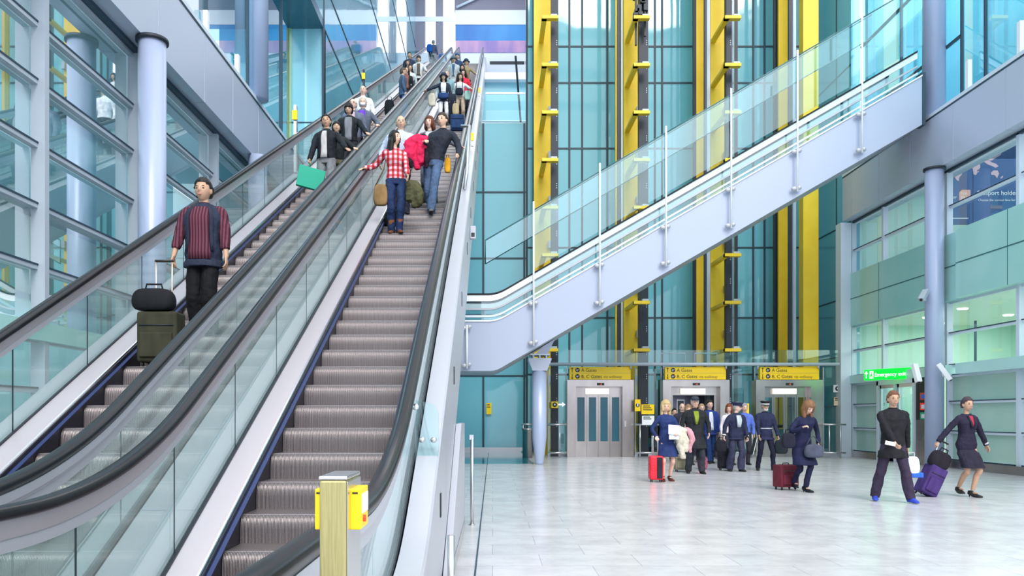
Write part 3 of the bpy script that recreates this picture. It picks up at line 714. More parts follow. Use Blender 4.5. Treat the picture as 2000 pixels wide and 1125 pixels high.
# deck between the two escalators and outer left
b = MB(); b.sweep([(-2.545, -.4), (-2.545, .10), (-2.13, .10), (-2.13, -.4)], Yd, zdk)
b.cur = 1; y = Y0
while y < YT:
    z = zstep(y)+.103; b.add([(-2.545, y, z), (-2.13, y, z), (-2.13, y+.012, z+.006), (-2.545, y+.012, z+.006)], [(0, 1, 2, 3)]); y += 1.1
bldR(b, 'centre_deck', [M['white_metal'], M['light_gap']])
b = MB(); b.sweep([(-4.32, -.85), (-4.32, .08), (-4.10, .10), (-4.10, -.85)], Yd, zdk); bldL(b, 'outer_cladding', M['white_metal'])
b = MB()
for x0_, x1_, bb_ in ((-2.35, -.41, bldR), (-4.3, -2.36, bldL)):
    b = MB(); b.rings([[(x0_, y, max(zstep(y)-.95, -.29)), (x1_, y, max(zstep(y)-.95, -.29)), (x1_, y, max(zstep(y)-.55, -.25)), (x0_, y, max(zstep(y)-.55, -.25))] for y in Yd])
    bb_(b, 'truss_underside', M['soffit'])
wb = empty('wall_speaker', (-.33, 13.9, zstep(13.9)-.35)); tag(wb, 'small grey-white box fixed to the outer side of the right escalator', 'speaker box')
bevel(MB().box(-.06, .04, -.06, .06, 0, .22).build('housing', M['white_metal'], wb), .01); MB().box(-.04, .02, -.065, -.06, .03, .1).build('grille', M['dark'], wb)
# anti-climb glass plate
t = empty('deflector_plate', (-.52, 5.9, zstep(5.9)+.42)); tag(t, 'small clear glass deflector plate clamped upright on the white escalator cladding', 'glass plate')
zz = 1.47-(zstep(5.9)+.42)
pl = MB(); pl.prism([(-.05, -.1), (.12, 0), (.12, zz-.12)]+[(.04+.08*math.cos(a), zz-.12+.08*math.sin(a)+.02) for a in (0, .5, 1.0, 1.57)]+[(-.05, zz)], 0, .012); pl.build('plate', M['clear'], t)
for x in (.0, .085): MB().tube([(x, -.03, .12), (x, .04, .12)], .022, 10).build('clamp', M['steel_plain'], t)
MB().tube([(-.05, -.01, zz-.05), (-.05, .03, zz-.05)], .025, 10).build('clamp', M['chrome'], t)
# stop rail on cladding
def yz(py_, c): return F*c/(py_-5)
b = MB(); y1 = 14.2
p = [(-.50, y1, zstep(y1)+.45), (-.46, y1, zstep(y1)+.75), (-.46, y1+.5, zstep(y1)+1.25), (-.43, y1+.9, zstep(y1)+1.9), (-.60, y1+.9, zstep(y1)+1.9)]
b.tube(p, .03, 8); tag(b.build('grab_bar', M['steel_plain']), 'bent steel tube bar mounted above the white cladding beside the right escalator', 'bar')
for k, (yy, lb) in enumerate(((18.6, 'small yellow emergency button on the escalator edge above the bent steel bar'), (28.5, 'small yellow emergency button far up the escalator edge by the hatted woman'))):
    t = empty('stop_button', (-.47, yy, zstep(yy)+.42)); tag(t, lb, 'button')
    MB().box(-.02, .02, -.03, .03, 0, .30).build('bracket', M['steel_plain'], t); MB().box(-.035, .035, -.05, -.03, .12, .30).build('button_plate', M['sign_yellow'], t)
for k, (x, yy) in enumerate(((-5.3, 21.0), (-4.25, 26.3))):
    t = empty('stop_button', (-4.24, yy if k else 17.2, zstep(yy if k else 17.2)+.1)); tag(t, 'yellow emergency stop box on the left escalator edge, ' + ('far one below the glass' if k else 'near one by the teal panel'), 'button')
    MB().box(-.03, .03, -.05, .05, 0, 1.45).build('post', M['steel_plain'] if not k else M['dark'], t); MB().box(-.055, .055, -.09, -.05, 1.12, 1.32).build('button_plate', M['sign_yellow'], t)
# side plinth + posts at right
b = MB(); b.prism([(2, 0), (9.6, 0), (9.6, 1.27), (8.6, 1.27), (6.2, .03), (2, .03)], -.392, -.335, 'x'); b.cur = 1; b.box(-.334, -.328, 5.9, 9.6, 0, .12)
tag(b.build('escalator_plinth', [M['white_metal'], M['steel_plain']]), 'low metal infill panel under the foot of the right escalator', 'panel')
for k, (y, lb) in enumerate(((9.9, 'thin steel guard post at the far end of the escalator enclosure'), (4.9, 'thin steel guard post near the camera beside the escalator enclosure'))):
    t = empty('guard_post', (-.255, y, 0)); tag(t, lb, 'post', 'steel posts beside the enclosure')
    MB().tube([(0, 0, 0), (0, 0, 1.08 if k == 0 else .62)], .022, 10).build('post', M['steel_plain'], t); MB().lathe([(0, 0), (.04, 0), (.04, .012), (0, .012)], n=12).build('foot_plate', M['steel_plain'], t)
    if k == 0: MB().box(-.03, .02, -.02, .02, 1.06, 1.12).build('cap', M['chrome'], t)
# brass control post
t = empty('control_post', (-.40, 2.1, 0)); tag(t, 'square brass-coloured post with yellow emergency boxes at the foot of the right escalator', 'post')
P = MB().box(-.034, .034, -.1, .1, 0, 1.19).build('post', M['brass'], t); bevel(P, .006)
bevel(MB().box(-.036, .036, -.1, .1, 1.19, 1.20).build('cap', M['steel_plain'], t), .003)
bevel(MB().box(.0345, .037, -.095, .1, 0, 1.185).build('side_plate', M['steel_plain'], t), .001)
for sd in (-1, 1):
    bx = MB(); x0 = .034 if sd > 0 else -.052; x1 = .052 if sd < 0 else .062
    bb = MB().box(x0 if sd > 0 else -.054, .064 if sd > 0 else -.034, -.06, .055, 1.06, 1.165).build('stop_box', M['sign_yellow'], t); bevel(bb, .003)
    if sd > 0:
        MB().box(.064, .066, -.045, .045, 1.10, 1.15).build('label_plate', M['white'], bb); MB().tube([(.06, -.02, 1.085), (.070, -.02, 1.085)], .009, 12).build('push_button', mat('stop_red', (.8, .05, .02), .4), bb)
    else: MB().box(-.05, -.04, -.062, -.06, 1.152, 1.156).build('slot', M['black'], bb)
    if sd > 0: MB().box(.042, .056, -.062, -.06, 1.152, 1.156).build('slot', M['black'], bb)

# ================================================================ CROSS ESCALATOR
YF, YK = 21.3, 23.5
xa, xb = -1.4, 11.45; ta = math.tan(R(30))
def line(x, z0, xk, d=.25):  # flat then rise at 30 deg
    return z0+ta*fil(x, xk, d)
t = empty('cross_escalator', (0, YF, 0)); tag(t, 'white-sided escalator crossing high in front of the lifts, rising to the right', 'escalator')
xs = [xa]+[-.1+.08*k for k in range(0, 10)]+[.8+.5*k for k in range(0, 22)]; xs = [x for x in xs if x < xb]+[xb]
ztop = lambda x: line(x, 3.89, .12)
zbot = lambda x: line(x, 2.56, .08, .15)
def slab(name, y0, y1, f0, f1, m, x0=xa, x1=xb):
    b = MB(); xx = [x for x in xs if x0 < x < x1]; xx = [x0]+xx+[x1]
    b.rings([[(x, y0-YF, f0(x)), (x, y1-YF, f0(x)), (x, y1-YF, f1(x)), (x, y0-YF, f1(x))] for x in xx]); return b.build(name, m, t)
slab('side_cladding', YF, YF+.08, zbot, ztop, M['cross_panel']); slab('side_cladding', YK-.08, YK, zbot, ztop, M['cross_panel'])
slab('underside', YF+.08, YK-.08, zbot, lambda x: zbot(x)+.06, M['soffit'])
slab('edge_trim', YF-.03, YF+.1, lambda x: ztop(x)-.02, lambda x: ztop(x)+.02, M['white'])
slab('step_band', YF+.5, YK-.5, lambda x: ztop(x)-.5, lambda x: ztop(x)-.35, M['step'])
for y in (YF+.25, YK-.4):
    slab('balustrade_glass', y, y+.012, lambda x: ztop(x), lambda x: ztop(x)+.58, M['barrier'])
    slab('handrail_profile', y-.03, y+.04, lambda x: ztop(x)+.56, lambda x: ztop(x)+.72, M['white'])
    slab('handrail', y-.04, y+.05, lambda x: ztop(x)+.72, lambda x: ztop(x)+.77, M['rubber'])
    slab('inner_rail', y-.05, y+.02, lambda x: ztop(x)+.32, lambda x: ztop(x)+.37, M['white_metal'])
    slab('inner_trim', y-.05, y+.02, lambda x: ztop(x)+.12, lambda x: ztop(x)+.18, M['frame_light'])
b = MB(); z0 = zbot(xb); b.box(xb, xb+.1, 0, .3, z0, ztop(xb)+.1); b.build('end_frame', M['dark_line'], t)
# tall barrier glass with posts
bt = empty('barrier_screen', (0, YF-.1, 0)); tag(bt, 'tall clear glass safety screen along the near side of the crossing escalator', 'glass screen')
ztg = lambda x: PZ(262, YF)+(x-PX(1300, YF))*.585
pxs = [(912, 635, 720), (1042, 395, 676), (1171, 320, 598), (1300, 248, 521), (1427, 175, 447), (1556, 100, 375), (1682, 28, 300)]
for i in range(1, 7):
    x0 = PX(pxs[i][0], YF); x1 = PX(pxs[i+1][0], YF) if i < 6 else 11.45
    b = MB(); b.rings([[(x, 0, ztop(x)+.80), (x, .015, ztop(x)+.80), (x, .015, ztg(x)), (x, 0, ztg(x))] for x in (x0+.02, x1-.02)]); g = b.build('glass_panel', M['barrier'], bt)
    MB().tube([(x0+.02, .007, ztg(x0+.02)+.01), (x1-.02, .007, ztg(x1-.02)+.01)], .016, 6).build('edge', M['edge_green'], bt)
for p, q0, q1 in pxs:
    x = PX(p, YF-.1); za, zc = PZ(q1, YF-.1), PZ(q0, YF-.1)
    o = MB().tube([(x, -.06, za), (x, -.06, zc)], .026, 8).build('post', M['white'], bt)
    for z in (za+.08, ztop(x)-.12 if p > 1000 else zc-.08):
        k = MB(); k.ell((x-.07, -.02, z), (.09, .05, .06), 10, 6); k.ell((x+.06, -.02, z+.03), (.07, .05, .06), 10, 6); k.build('clamp', M['white_metal'], o)
bt2 = empty('barrier_screen', (0, YK+.1, 0)); tag(bt2, 'tall clear glass safety screen along the far side of the crossing escalator', 'glass screen')
xl = PX(948, YK); b = MB()
zt2 = lambda x: 6.64+(x-xl)*.585
b.rings([[(x, 0, zl), (x, .015, zl), (x, .015, zt2(x)-.1), (x, 0, zt2(x)-.1)] for x, zl in ((xl, 5.85), (3.5, 5.85+(3.5-xl)*.585), (11.2, 5.85+(11.2-xl)*.585-.0))]); b.build('glass_panel', M['barrier'], bt2)
b = MB(); b.tube([(xl, 0, 5.85), (xl, 0, 6.55), (11.2, 0, zt2(11.2)-.1)], .018, 6); b.tube([(xl, 0, 5.85), (11.2, 0, 5.85+(11.2-xl)*.585)], .014, 6); b.build('edge', M['edge_green'], bt2)
# support column with flared head
xc = PX(1053.5, 22.4); t2 = empty('support_column', (xc, 22.4, 0)); tag(t2, 'white column with tapered foot and flared head carrying the crossing escalator', 'column')
MB().lathe([(0, 0), (.10, 0), (.12, .05), (.205, .78), (.205, 2.62), (0, 2.62)], n=28).build('shaft', M['column'], t2)
b = MB(); b.add([(-.2, -.2, 2.62), (.2, -.2, 2.62), (.2, .2, 2.62), (-.2, .2, 2.62), (-.32, -.3, 2.92), (.32, -.3, 2.92), (.32, .3, 2.92), (-.32, .3, 2.92)], [(0, 3, 2, 1), (4, 5, 6, 7), (0, 1, 5, 4), (1, 2, 6, 5), (2, 3, 7, 6), (3, 0, 4, 7)])
b.box(-.32, .32, -.3, .3, 2.92, 2.96); b.build('flared_head', M['white_panel'], t2)
b = MB(); b.box(-.27, .27, -.3, .3, 3.04, 3.08); b.box(-.02, .02, -.25, .25, 2.96, 3.04); b.box(-.2, -.16, -.25, .25, 2.96, 3.04); b.box(.16, .2, -.25, .25, 2.96, 3.04); b.build('bearing', M['frame_light'], t2)
b = MB(); b.prism([(-.12, 3.08), (.22, 3.08), (.42, 3.5), (.1, 3.3)], -.25, .25); b.build('wedge', M['white_panel'], t2)

# ================================================================ RIGHT SIDE DETAILS
# passenger information board behind the glass
YBd = 23.4
x0 = PX(1858, YBd); z0 = PZ(438, YBd)
t = empty('information_board', (x0, YBd, z0)); tag(t, 'dark blue information board with a pink world map behind the upper right glass', 'board')
MB().box(0, 3.5, 0, .08, 0, 2.32).build('panel', M['navy_board'], t)
def bp(px, py): return (PX(px, YBd)-x0, PZ(py, YBd)-z0)
mp = MB()
conts = [[(1864,345),(1868,337),(1877,334),(1879,340),(1873,347),(1872,354),(1868,352)],
         [(1898,326),(1905,320),(1914,322),(1914,327),(1910,335),(1906,342),(1901,341),(1900,333)],
         [(1921,316),(1930,312),(1936,317),(1945,320),(1950,325),(1944,328),(1936,324),(1930,322)],
         [(1935,338),(1940,333),(1948,333),(1951,339),(1947,348),(1942,342),(1936,342)],
         [(1926,313),(1932,306),(1946,298),(1956,296),(1954,303),(1944,309),(1936,314)],[(1953,348),(1958,343),(1959,346),(1955,349)],[(1908,333),(1912,331),(1911,337)]]
for c_ in conts: mp.prism([bp(*q) for q in c_], -.01, 0)
mp.build('world_map', mat('map_pink', (.62, .42, .48), .6), t)
ax, az = bp(1873, 392); bx_, bz_ = bp(1895, 371)
k = MB(); k.prism([(ax, az), (bx_, az), (bx_, bz_), (ax+.08, bz_), (ax, bz_-.07)], -.01, 0); ic = k.build('lane_badge', M['salmon'], t)
text('Non', .11, (ax+.05, -.012, bz_-.14), M['white'], ic); text('EU', .16, (ax+.05, -.012, az+.02), M['white'], ic)
qx, qz = bp(1860, 388); text('or', .13, (qx, -.012, qz), M['white'], t)
qx, qz = bp(1908, 381); text('Passport holders', .185, (qx, -.012, qz), M['white'], t)
qx, qz = bp(1910, 393); text('Choose the correct lane for your', .095, (qx, -.012, qz), M['white'], t)
MB().box(.02, .5, -.005, 0, bp(1860, 427)[1], bp(1860, 425.6)[1]).build('fine_print', M['white'], t)
MB().box(bp(1900, 400)[0], bp(1900.8, 400)[0], -.006, 0, 0, 2.32).build('seam', M['dark'], t)
# emergency door
t = S(empty('door_1', (12.0, 23.65, 0)))
b = MB(); b.box(-.1, .1, 1.0, 1.12, 0, 2.43); b.box(-.1, .1, -1.12, -1.0, 0, 2.43); b.box(-.1, .1, -1.12, 1.12, 2.3, 2.43); b.box(-.1, .1, -.06, .06, 0, 2.3); b.build('door_frame', M['frame_light'], t)
for y in (-1.0, .06):
    l_ = MB(); l_.box(-.05, 0, y+.0, y+.09, .0, 2.3); l_.box(-.05, 0, y+.85, y+.94, 0, 2.3); l_.box(-.05, 0, y, y+.94, 0, .25); l_.box(-.05, 0, y, y+.94, 2.2, 2.3); o = l_.build('door_leaf', M['steel_plain'], t)
    MB().box(-.03, -.02, y+.09, y+.85, .25, 2.2).build('pane', M['clear'], o); MB().box(-.09, -.05, y+.2, y+.75, 1.0, 1.05).build('push_bar', M['steel_plain'], o)
# recess with call points
t = empty('call_point_panel', (11.98, 22.0, 0)); tag(t, 'dark recessed panel with red and green call points between the exit door and the column', 'panel')
MB().box(-.08, .1, -.45, .45, 1.25, 2.43).build('upper_panel', M['black'], t); MB().box(-.08, .1, -.45, .45, 0, 1.25).build('lower_panel', M['steel'], t)
for z, m_, nm in ((1.9, mat('notice_red', (.75, .08, .06), .5), 'notice'), (1.62, mat('alarm_red', (.9, .03, .02), .4, 0, .5, .2), 'fire_alarm'), (1.36, mat('release_green', (0, .40, .2), .4), 'door_release')):
    o = MB().box(-.12, -.08, -.16, .16, z-.1, z+.1).build(nm, m_, t)
    MB().box(-.125, -.12, -.09, .09, z-.06, z+.05).build('mark', M['white'] if nm != 'notice' else mat('notice_blue', (.05, .15, .7), .5), o)
MB().box(-.09, -.08, -.05, .05, .7, .85).build('lock', M['chrome'], t)
# exit sign: hangs off the wall, facing the camera side
t = empty('exit_sign', (11.62, 23.5, 2.43)); tag(t, 'bright green illuminated Emergency exit sign over the glass door', 'sign')
rz_ = R(-60); t.rotation_euler.z = R(-58)
MB().box(-.72, .72, -.04, .04, .0, .32).build('panel', M['exit_green'], t)
a = MB(); a.box(-.655, -.635, -.046, -.04, .06, .24); a.prism([(-.70, .19), (-.645, .28), (-.59, .19)], -.046, -.04); a.build('arrow', M['exit_white'], t)
a = MB(); a.box(-.54, -.42, -.046, -.04, .05, .27); dd = a.build('door_symbol', M['exit_white'], t)
a = MB(); a.prism([(-.50, .22), (-.47, .25), (-.45, .22), (-.47, .20)], -.05, -.046); a.prism([(-.50, .19), (-.46, .19), (-.45, .12), (-.43, .06), (-.45, .06), (-.48, .12), (-.52, .06), (-.53, .08)], -.05, -.046); a.build('running_figure', M['exit_green'], dd)
text('Emergency exit', .155, (-.38, -.045, .10), M['exit_white'], t)
# cameras
def cctv(p, d, m_, label, L_=.42, r=.075):
    t = empty('security_camera', p); tag(t, label, 'security camera'); d = Vector(d).normalized()
    u = d.cross(Vector((0, 0, 1))).normalized(); v = u.cross(d)
    b = MB(); c0 = -d*L_*.35; rs = []
    for s_ in (0, 1):
        c = c0+d*L_*s_; rs.append([c+u*a_*r+v*b_*r*.8 for a_, b_ in ((-1, -1), (1, -1), (1, 1), (-1, 1))])
    b.rings(rs); bevel(b.build('housing', m_, t), .015)
    MB().tube([c0+d*(L_+.001), c0+d*(L_+.02)], r*.5, 12).build('lens', M['black'], t)
    MB().tube([(0, 0, -r*.6), (.05, .06, -.15), (.12, .14, -.16)], .025, 8).build('arm', m_, t)
    return t
cctv((11.22, 20.75, PZ(574, 20.75)), (-.7, -.6, -.75), M['frame'], 'dark grey security camera on the right round column')
cctv((11.52, 20.45, PZ(722, 20.5)), (.75, -.4, -1.3), M['white'], 'white security camera low on the front of the right round column', .5)
cctv((11.05, 20.85, PZ(722, 20.5)), (.1, -.4, -1.3), M['white'], 'white security camera between the exit sign and the round column', .5)
# ================================================================ PEOPLE
def smat(name, col, rough=.8, kind=None):
    key = 'c_'+name
    if key in M: return M[key]
    if kind == 'plaid':
        m = mat(name, col, rough); t = N(m, 'ShaderNodeTexCoord'); w1 = N(m, 'ShaderNodeTexWave'); w2 = N(m, 'ShaderNodeTexWave')
        w1.bands_direction = 'X'; w2.bands_direction = 'Z'; w1.inputs['Scale'].default_value = 3.9; w2.inputs['Scale'].default_value = 3.6
        L(m, t.outputs['Object'], w1.inputs[0]); L(m, t.outputs['Object'], w2.inputs[0])
        mx = N(m, 'ShaderNodeMix'); mx.data_type = 'RGBA'; mx.blend_type = 'MULTIPLY'; mx.inputs[0].default_value = 1
        L(m, ramp(m, w1.outputs[1], [(.45, (.50, .05, .08)), (.55, (.66, .58, .62))]), mx.inputs[6])
        L(m, ramp(m, w2.outputs[1], [(.45, (.75, .25, .27)), (.55, (.98, .95, .98))]), mx.inputs[7])
        L(m, mx.outputs[2], bsdf(m).inputs['Base Color'])
    elif kind == 'stripe':
        m = stripes_mat(name, col, tuple(min(1, c*2.6+.01) for c in col), 9, 'X', rough, 0, 0)
    else:
        m = noise_mat(name, tuple(c*.8 for c in col), tuple(min(1, c*1.2) for c in col), 9, rough, 0, (1, 1, .5), .25)
    bsdf(m).inputs['Specular IOR Level'].default_value = .22
    M[key] = m; return m
SKIN = {'fair': mat('skin_fair', (.72, .46, .36), .5), 'mid': mat('skin_mid', (.62, .40, .28), .5), 'tan': mat('skin_tan', (.50, .30, .20), .5)}
M['eye'] = mat('eye', (.03, .02, .02), .3); M['lip'] = mat('lip', (.50, .20, .18), .5)
def catmull(pts, rad, k=4):
    P = [Vector(p) for p in pts]; out = []; rr = []
    for i in range(len(P)-1):
        p0, p1, p2, p3 = P[max(i-1, 0)], P[i], P[i+1], P[min(i+2, len(P)-1)]
        for j in range(k):
            t = j/k; t2, t3 = t*t, t*t*t
            out.append(.5*((2*p1)+(-p0+p2)*t+(2*p0-5*p1+4*p2-p3)*t2+(-p0+3*p1-3*p2+p3)*t3))
            a, b_ = rad[i], rad[i+1]; rr.append(a+(b_-a)*t)
    out.append(P[-1]); rr.append(rad[-1]); return out, rr
def ik(a, b, l1, l2, hint):
    a, b = Vector(a), Vector(b); d = b-a; D = d.length; D2 = min(max(D, .08), (l1+l2)*.999)
    if D > 1e-6: d = d/D
    b = a+d*D2; x = (l1*l1-l2*l2+D2*D2)/(2*D2); h = math.sqrt(max(l1*l1-x*x, 0))
    n = Vector(hint)-d*Vector(hint).dot(d)
    n = n.normalized() if n.length > 1e-5 else Vector((0, 1, 0))
    return a+d*x+n*h, b
def hand_geo(mb, wrist, d, n, side, curl=.5, fine=True):
    d = Vector(d).normalized(); n = (Vector(n)-d*Vector(n).dot(d)).normalized(); c = d.cross(n)*(1 if side > 0 else -1)
    # c points to the thumb side
    pr = []
    for s_, wd, th in ((-.015, .024, .020), (.02, .033, .016), (.055, .040, .014), (.085, .038, .012)):
        ct = Vector(wrist)+d*s_; pr.append([ct+c*math.cos(a)*wd+n*math.sin(a)*th for a in [2*math.pi*i/8 for i in range(8)]])
    mb.smooth = True; mb.rings(pr)
    if not fine:
        pass
    for k, (off, ln) in enumerate(((.030, .072), (.010, .082), (-.011, .076), (-.031, .060))):
        p = Vector(wrist)+d*.08+c*off; dd = d.copy(); pts = [p]; ang = 0
        for seg in (.42, .32, .26):
            ang += curl*(.55+.1*k); dd = (d*math.cos(ang)+n*math.sin(ang)); p = p+dd*ln*seg; pts.append(p)
        mb.tube(pts, [.0100, .0095, .0085, .0065], 7)
    p = Vector(wrist)+d*.02+c*.03; td = (d*.75+c*.65+n*.25).normalized(); pts = [p, p+td*.03, p+td*.03+(d*.9+c*.25+n*.3).normalized()*.03, p+td*.03+(d*.9+n*.45).normalized()*.055]
    mb.tube(pts, [.014, .012, .0105, .008], 7)
def head_geo(mb, ctr, rot, fem, n=24, m=18):
    rs = []
    for k in range(m+1):
        ph = -math.pi/2+math.pi*k/m; ph = max(min(ph, 1.52), -1.52); ring = []
        for i in range(n):
            a = 2*math.pi*i/n; x, y, z = math.cos(ph)*math.cos(a), math.cos(ph)*math.sin(a), math.sin(ph)
            px, py, pz = x*.075, y*.094, z*.116
            if z < 0:
                j = 1-.30*(-z)**1.3; px *= j; py = py*(1-.12*(-z)) if y < 0 else py*(1-.38*(-z)); py -= .006*(-z)
            if y < 0:
                f = -y
                py -= .024*math.exp(-(x/.16)**2)*math.exp(-((z+.16)/.17)**2)*f
                py -= .006*math.exp(-(x/.14)**2)*math.exp(-((z-.05)/.2)**2)*f
                py += .010*math.exp(-((abs(x)-.42)/.16)**2)*math.exp(-((z-.02)/.12)**2)*f
                py -= .005*math.exp(-(x/.35)**2)*math.exp(-((z-.22)/.1)**2)*f
                py -= .007*math.exp(-(x/.26)**2)*math.exp(-((z+.50)/.11)**2)*f
                py -= .006*math.exp(-(x/.25)**2)*math.exp(-((z+.84)/.12)**2)*f
            ring.append(ctr+rot @ Vector((px, py, pz)))
        rs.append(ring)
    mb.smooth = True; mb.rings(rs)
    for s_ in (-1, 1):
        mb.ell(ctr+rot @ Vector((s_*.077, .008, -.004)), (.010, .020, .032), 8, 6, rot)
def in_hair(x, y, z, style):
    if style == 'bald': return False
    if style == 'ring': return (y > .05 and -.45 < z < .25) or (abs(x) > .8 and -.1 < z < .25 and y > -.3)
    fr = {'short': .50, 'bangs': .26, 'long': .50, 'bob': .42, 'wavy': .42}.get(style, .6)
    if y > .18: return z > (-.55 if style in ('short',) else -.8)
    if y > -.35: return z > (-.0 if style == 'short' else -.75)
    side = abs(x) > .62
    if style in ('long', 'bob', 'wavy') and side and y > -.72: return z > -.7
    return z > fr - (.12 if side else 0)
def hair_geo(mb, ctr, rot, style, n=28, m=20):
    rs = []; th = {'short': .017, 'bangs': .018, 'long': .016, 'bob': .024, 'wavy': .034, 'ring': .010}.get(style, .012); rnd = random.Random(3)
    for k in range(m+1):
        ph = -math.pi/2+math.pi*k/m; ph = max(min(ph, 1.52), -1.52); ring = []
        for i in range(n):
            a = 2*math.pi*i/n; x, y, z = math.cos(ph)*math.cos(a), math.cos(ph)*math.sin(a), math.sin(ph)
            on = in_hair(x, y, z, style); t_ = th*(1+rnd.uniform(-.25, .25)) if on else -.022
            px, py, pz = x*(.075+t_), y*(.094+t_), z*(.116+t_*(1.15 if z > 0 else .6))
            if not on and z < 0: px *= .6; py *= .7
            ring.append(ctr+rot @ Vector((px, py, pz)))
        rs.append(ring)
    mb.smooth = True; mb.rings(rs)
    L_ = {'long': .30, 'bob': .12, 'wavy': .20}.get(style)
    if L_:
        for (x, y, w_, dpt) in ((0, .055, .078, .045), (-.072, .01, .030, .045), (.072, .01, .030, .045)):
            pts = []
            for j in range(6):
                q = j/5; c = ctr+rot @ Vector((x*(1+.12*q), y+.02*q, 0))+Vector((0, 0, -.0-L_*q)); sc = (1+.15*math.sin(q*3))*(1 if j < 5 else .5)
                pts.append([c+rot @ Vector((math.cos(a)*w_*sc, math.sin(a)*dpt*sc, 0)) for a in [2*math.pi*i/12 for i in range(12)]])
            mb.rings(pts)
def remesh(o, v, it=2):
    m = o.modifiers.new('fuse', 'REMESH'); m.mode = 'VOXEL'; m.voxel_size = v; m.use_smooth_shade = True
    s_ = o.modifiers.new('soft', 'SMOOTH'); s_.factor = .5; s_.iterations = it
NP = [0]; TEX = {}
def person(label, loc, yaw=0, H=1.75, fem=False, skin='mid', hair='short', hair_col=(.02, .016, .015), hat=None, lean=(0, 0), lh=None, rh=None,
           lcurl=.5, rcurl=.5, lf=(.10, 0, 0), rf=(-.10, 0, 0), look=(0, 0, 0), top=('top', (.05, .05, .06)), hem=.90, flare=0, front=None, sleeve=1.0, vest=None,
           bottom=('trousers', (.03, .03, .04)), skirt=None, shoes=(.02, .02, .02), heel=False, fat=1.0, det=1, world=True, bare=False, trim=None, glasses=False, mask=False, beard=False, belt=False, wide=1.0, boots=None, hs=1.06, hem_mat=None, collar=None, group=None):
    """det 2 near, 1 mid, 0 far. Hand targets are world points when world is True."""
    NP[0] += 1; s = H/1.75; loc = Vector(loc); Rz = Matrix.Rotation(-yaw, 3, 'Z')
    def tl(p): return (Rz @ (Vector(p)-loc))/s
    def U(z): t = max(0, min(1, (z-.90)/.58)); return Vector((lean[0]*t*t*(3-2*t)*.5+lean[0]*t*.5, lean[1]*t*t*(3-2*t)*.5+lean[1]*t*.5, 0))
    hips = Vector(((lf[0]+rf[0])/2*.7, (lf[1]+rf[1])/2*.6, 0)); drop = 0
    f_ = .82 if fem else 1.0
    if fem: tor = [(.84, .150, .105, 0), (.93, .168, .118, .005), (1.02, .145, .10, 0), (1.12, .120, .088, 0), (1.22, .135, .105, -.008), (1.30, .150, .112, -.012), (1.38, .150, .092, 0), (1.43, .12, .07, .005), (1.465, .06, .052, .008)]
    else: tor = [(.84, .155, .110, 0), (.93, .165, .118, 0), (1.03, .155, .108, 0), (1.13, .158, .108, 0), (1.22, .172, .115, 0), (1.31, .185, .118, 0), (1.385, .178, .100, 0), (1.43, .150, .080, .003), (1.455, .11, .068, .006), (1.475, .066, .058, .008)]
    tor = [(z, rx*(1+(fat-1)*(1 if z < 1.35 else .4)), ry*(1+(fat-1)*1.4*(1 if z < 1.35 else .3)), yo) for z, rx, ry, yo in tor]
    nr = 20
    def ring(z, rx, ry, yo, g=0):
        c = hips*max(0, min(1, (1.5-z)/.5))*.8+U(z)+Vector((0, yo, z)); return [(c+Vector(((rx+g)*math.cos(a)*1.0, (ry+g)*math.sin(a), 0)))*s for a in [2*math.pi*i/nr for i in range(nr)]]
    def legx(z):
        out = []
        for (hp_, kn, an, s_, ft) in legs:
            a_, b_ = (hp_, kn) if z > kn.z else (kn, an); t = 0 if abs(a_.z-b_.z) < 1e-4 else max(0, min(1, (a_.z-z)/(a_.z-b_.z))); out.append(a_+(b_-a_)*t)
        return out
    def torso(mb, z0, z1, g, fl=0, zlow=None):
        rs = []
        if zlow is not None and zlow < .84:
            _, rx, ry, yo = tor[0]
            for q in (1, .75, .5, .25):
                zz = .84-(.84-zlow)*q; lx = legx(zz); c0 = (lx[0]+lx[1])/2; hx, hy_ = abs(lx[0].x-lx[1].x)/2, abs(lx[0].y-lx[1].y)/2
                ex, ey = max(rx+.01+fl*q, hx+(.106 if bottom else .094)), max(ry+.01+fl*q, hy_+.11)
                base = hips*max(0, min(1, (1.5-zz)/.5))*.8+U(zz); cc = base+(Vector((c0.x, c0.y, 0))-base)*min(1, q*3)
                rs.append([(Vector((cc.x, cc.y+yo, zz))+Vector(((ex+g)*math.cos(a), (ey+g)*math.sin(a), 0)))*s for a in [2*math.pi*i/nr for i in range(nr)]])
        for z, rx, ry, yo in tor:
            if z >= z0-.001 and z <= z1+.001: rs.append(ring(z, rx, ry, yo, g))
        mb.smooth = True; mb.rings(rs)
    neck0 = hips*0+U(1.46)+Vector((0, .008, 1.45))
    hy, hp, hr = [R(v) for v in look]
    rot = Matrix.Rotation(hy, 3, 'Z') @ Matrix.Rotation(-hp, 3, 'X') @ Matrix.Rotation(hr, 3, 'Y')
    hc = U(1.46)+Vector((0, .005, 1.535))+rot @ Vector((0, -.018, .095))
    shw = .155 if fem else .182; shw *= (1+(fat-1)*.5)
    sh = [U(1.40)+Vector((s_*shw, .005, 1.392)) for s_ in (1, -1)]
    arms = []
    for k, (tgt, s_) in enumerate(((lh, 1), (rh, -1))):
        if tgt is None: t_ = sh[k]+Vector((s_*.07, -.06, -.52)); hint = (s_*.5, .8, 0)
        else:
            t_ = tl(tgt) if world else Vector(tgt); hint = (s_*.7, .5, -.8)
        el, wr = ik(sh[k], t_, .285, .255, hint); arms.append((sh[k], el, wr, s_, tgt))
    legs = []
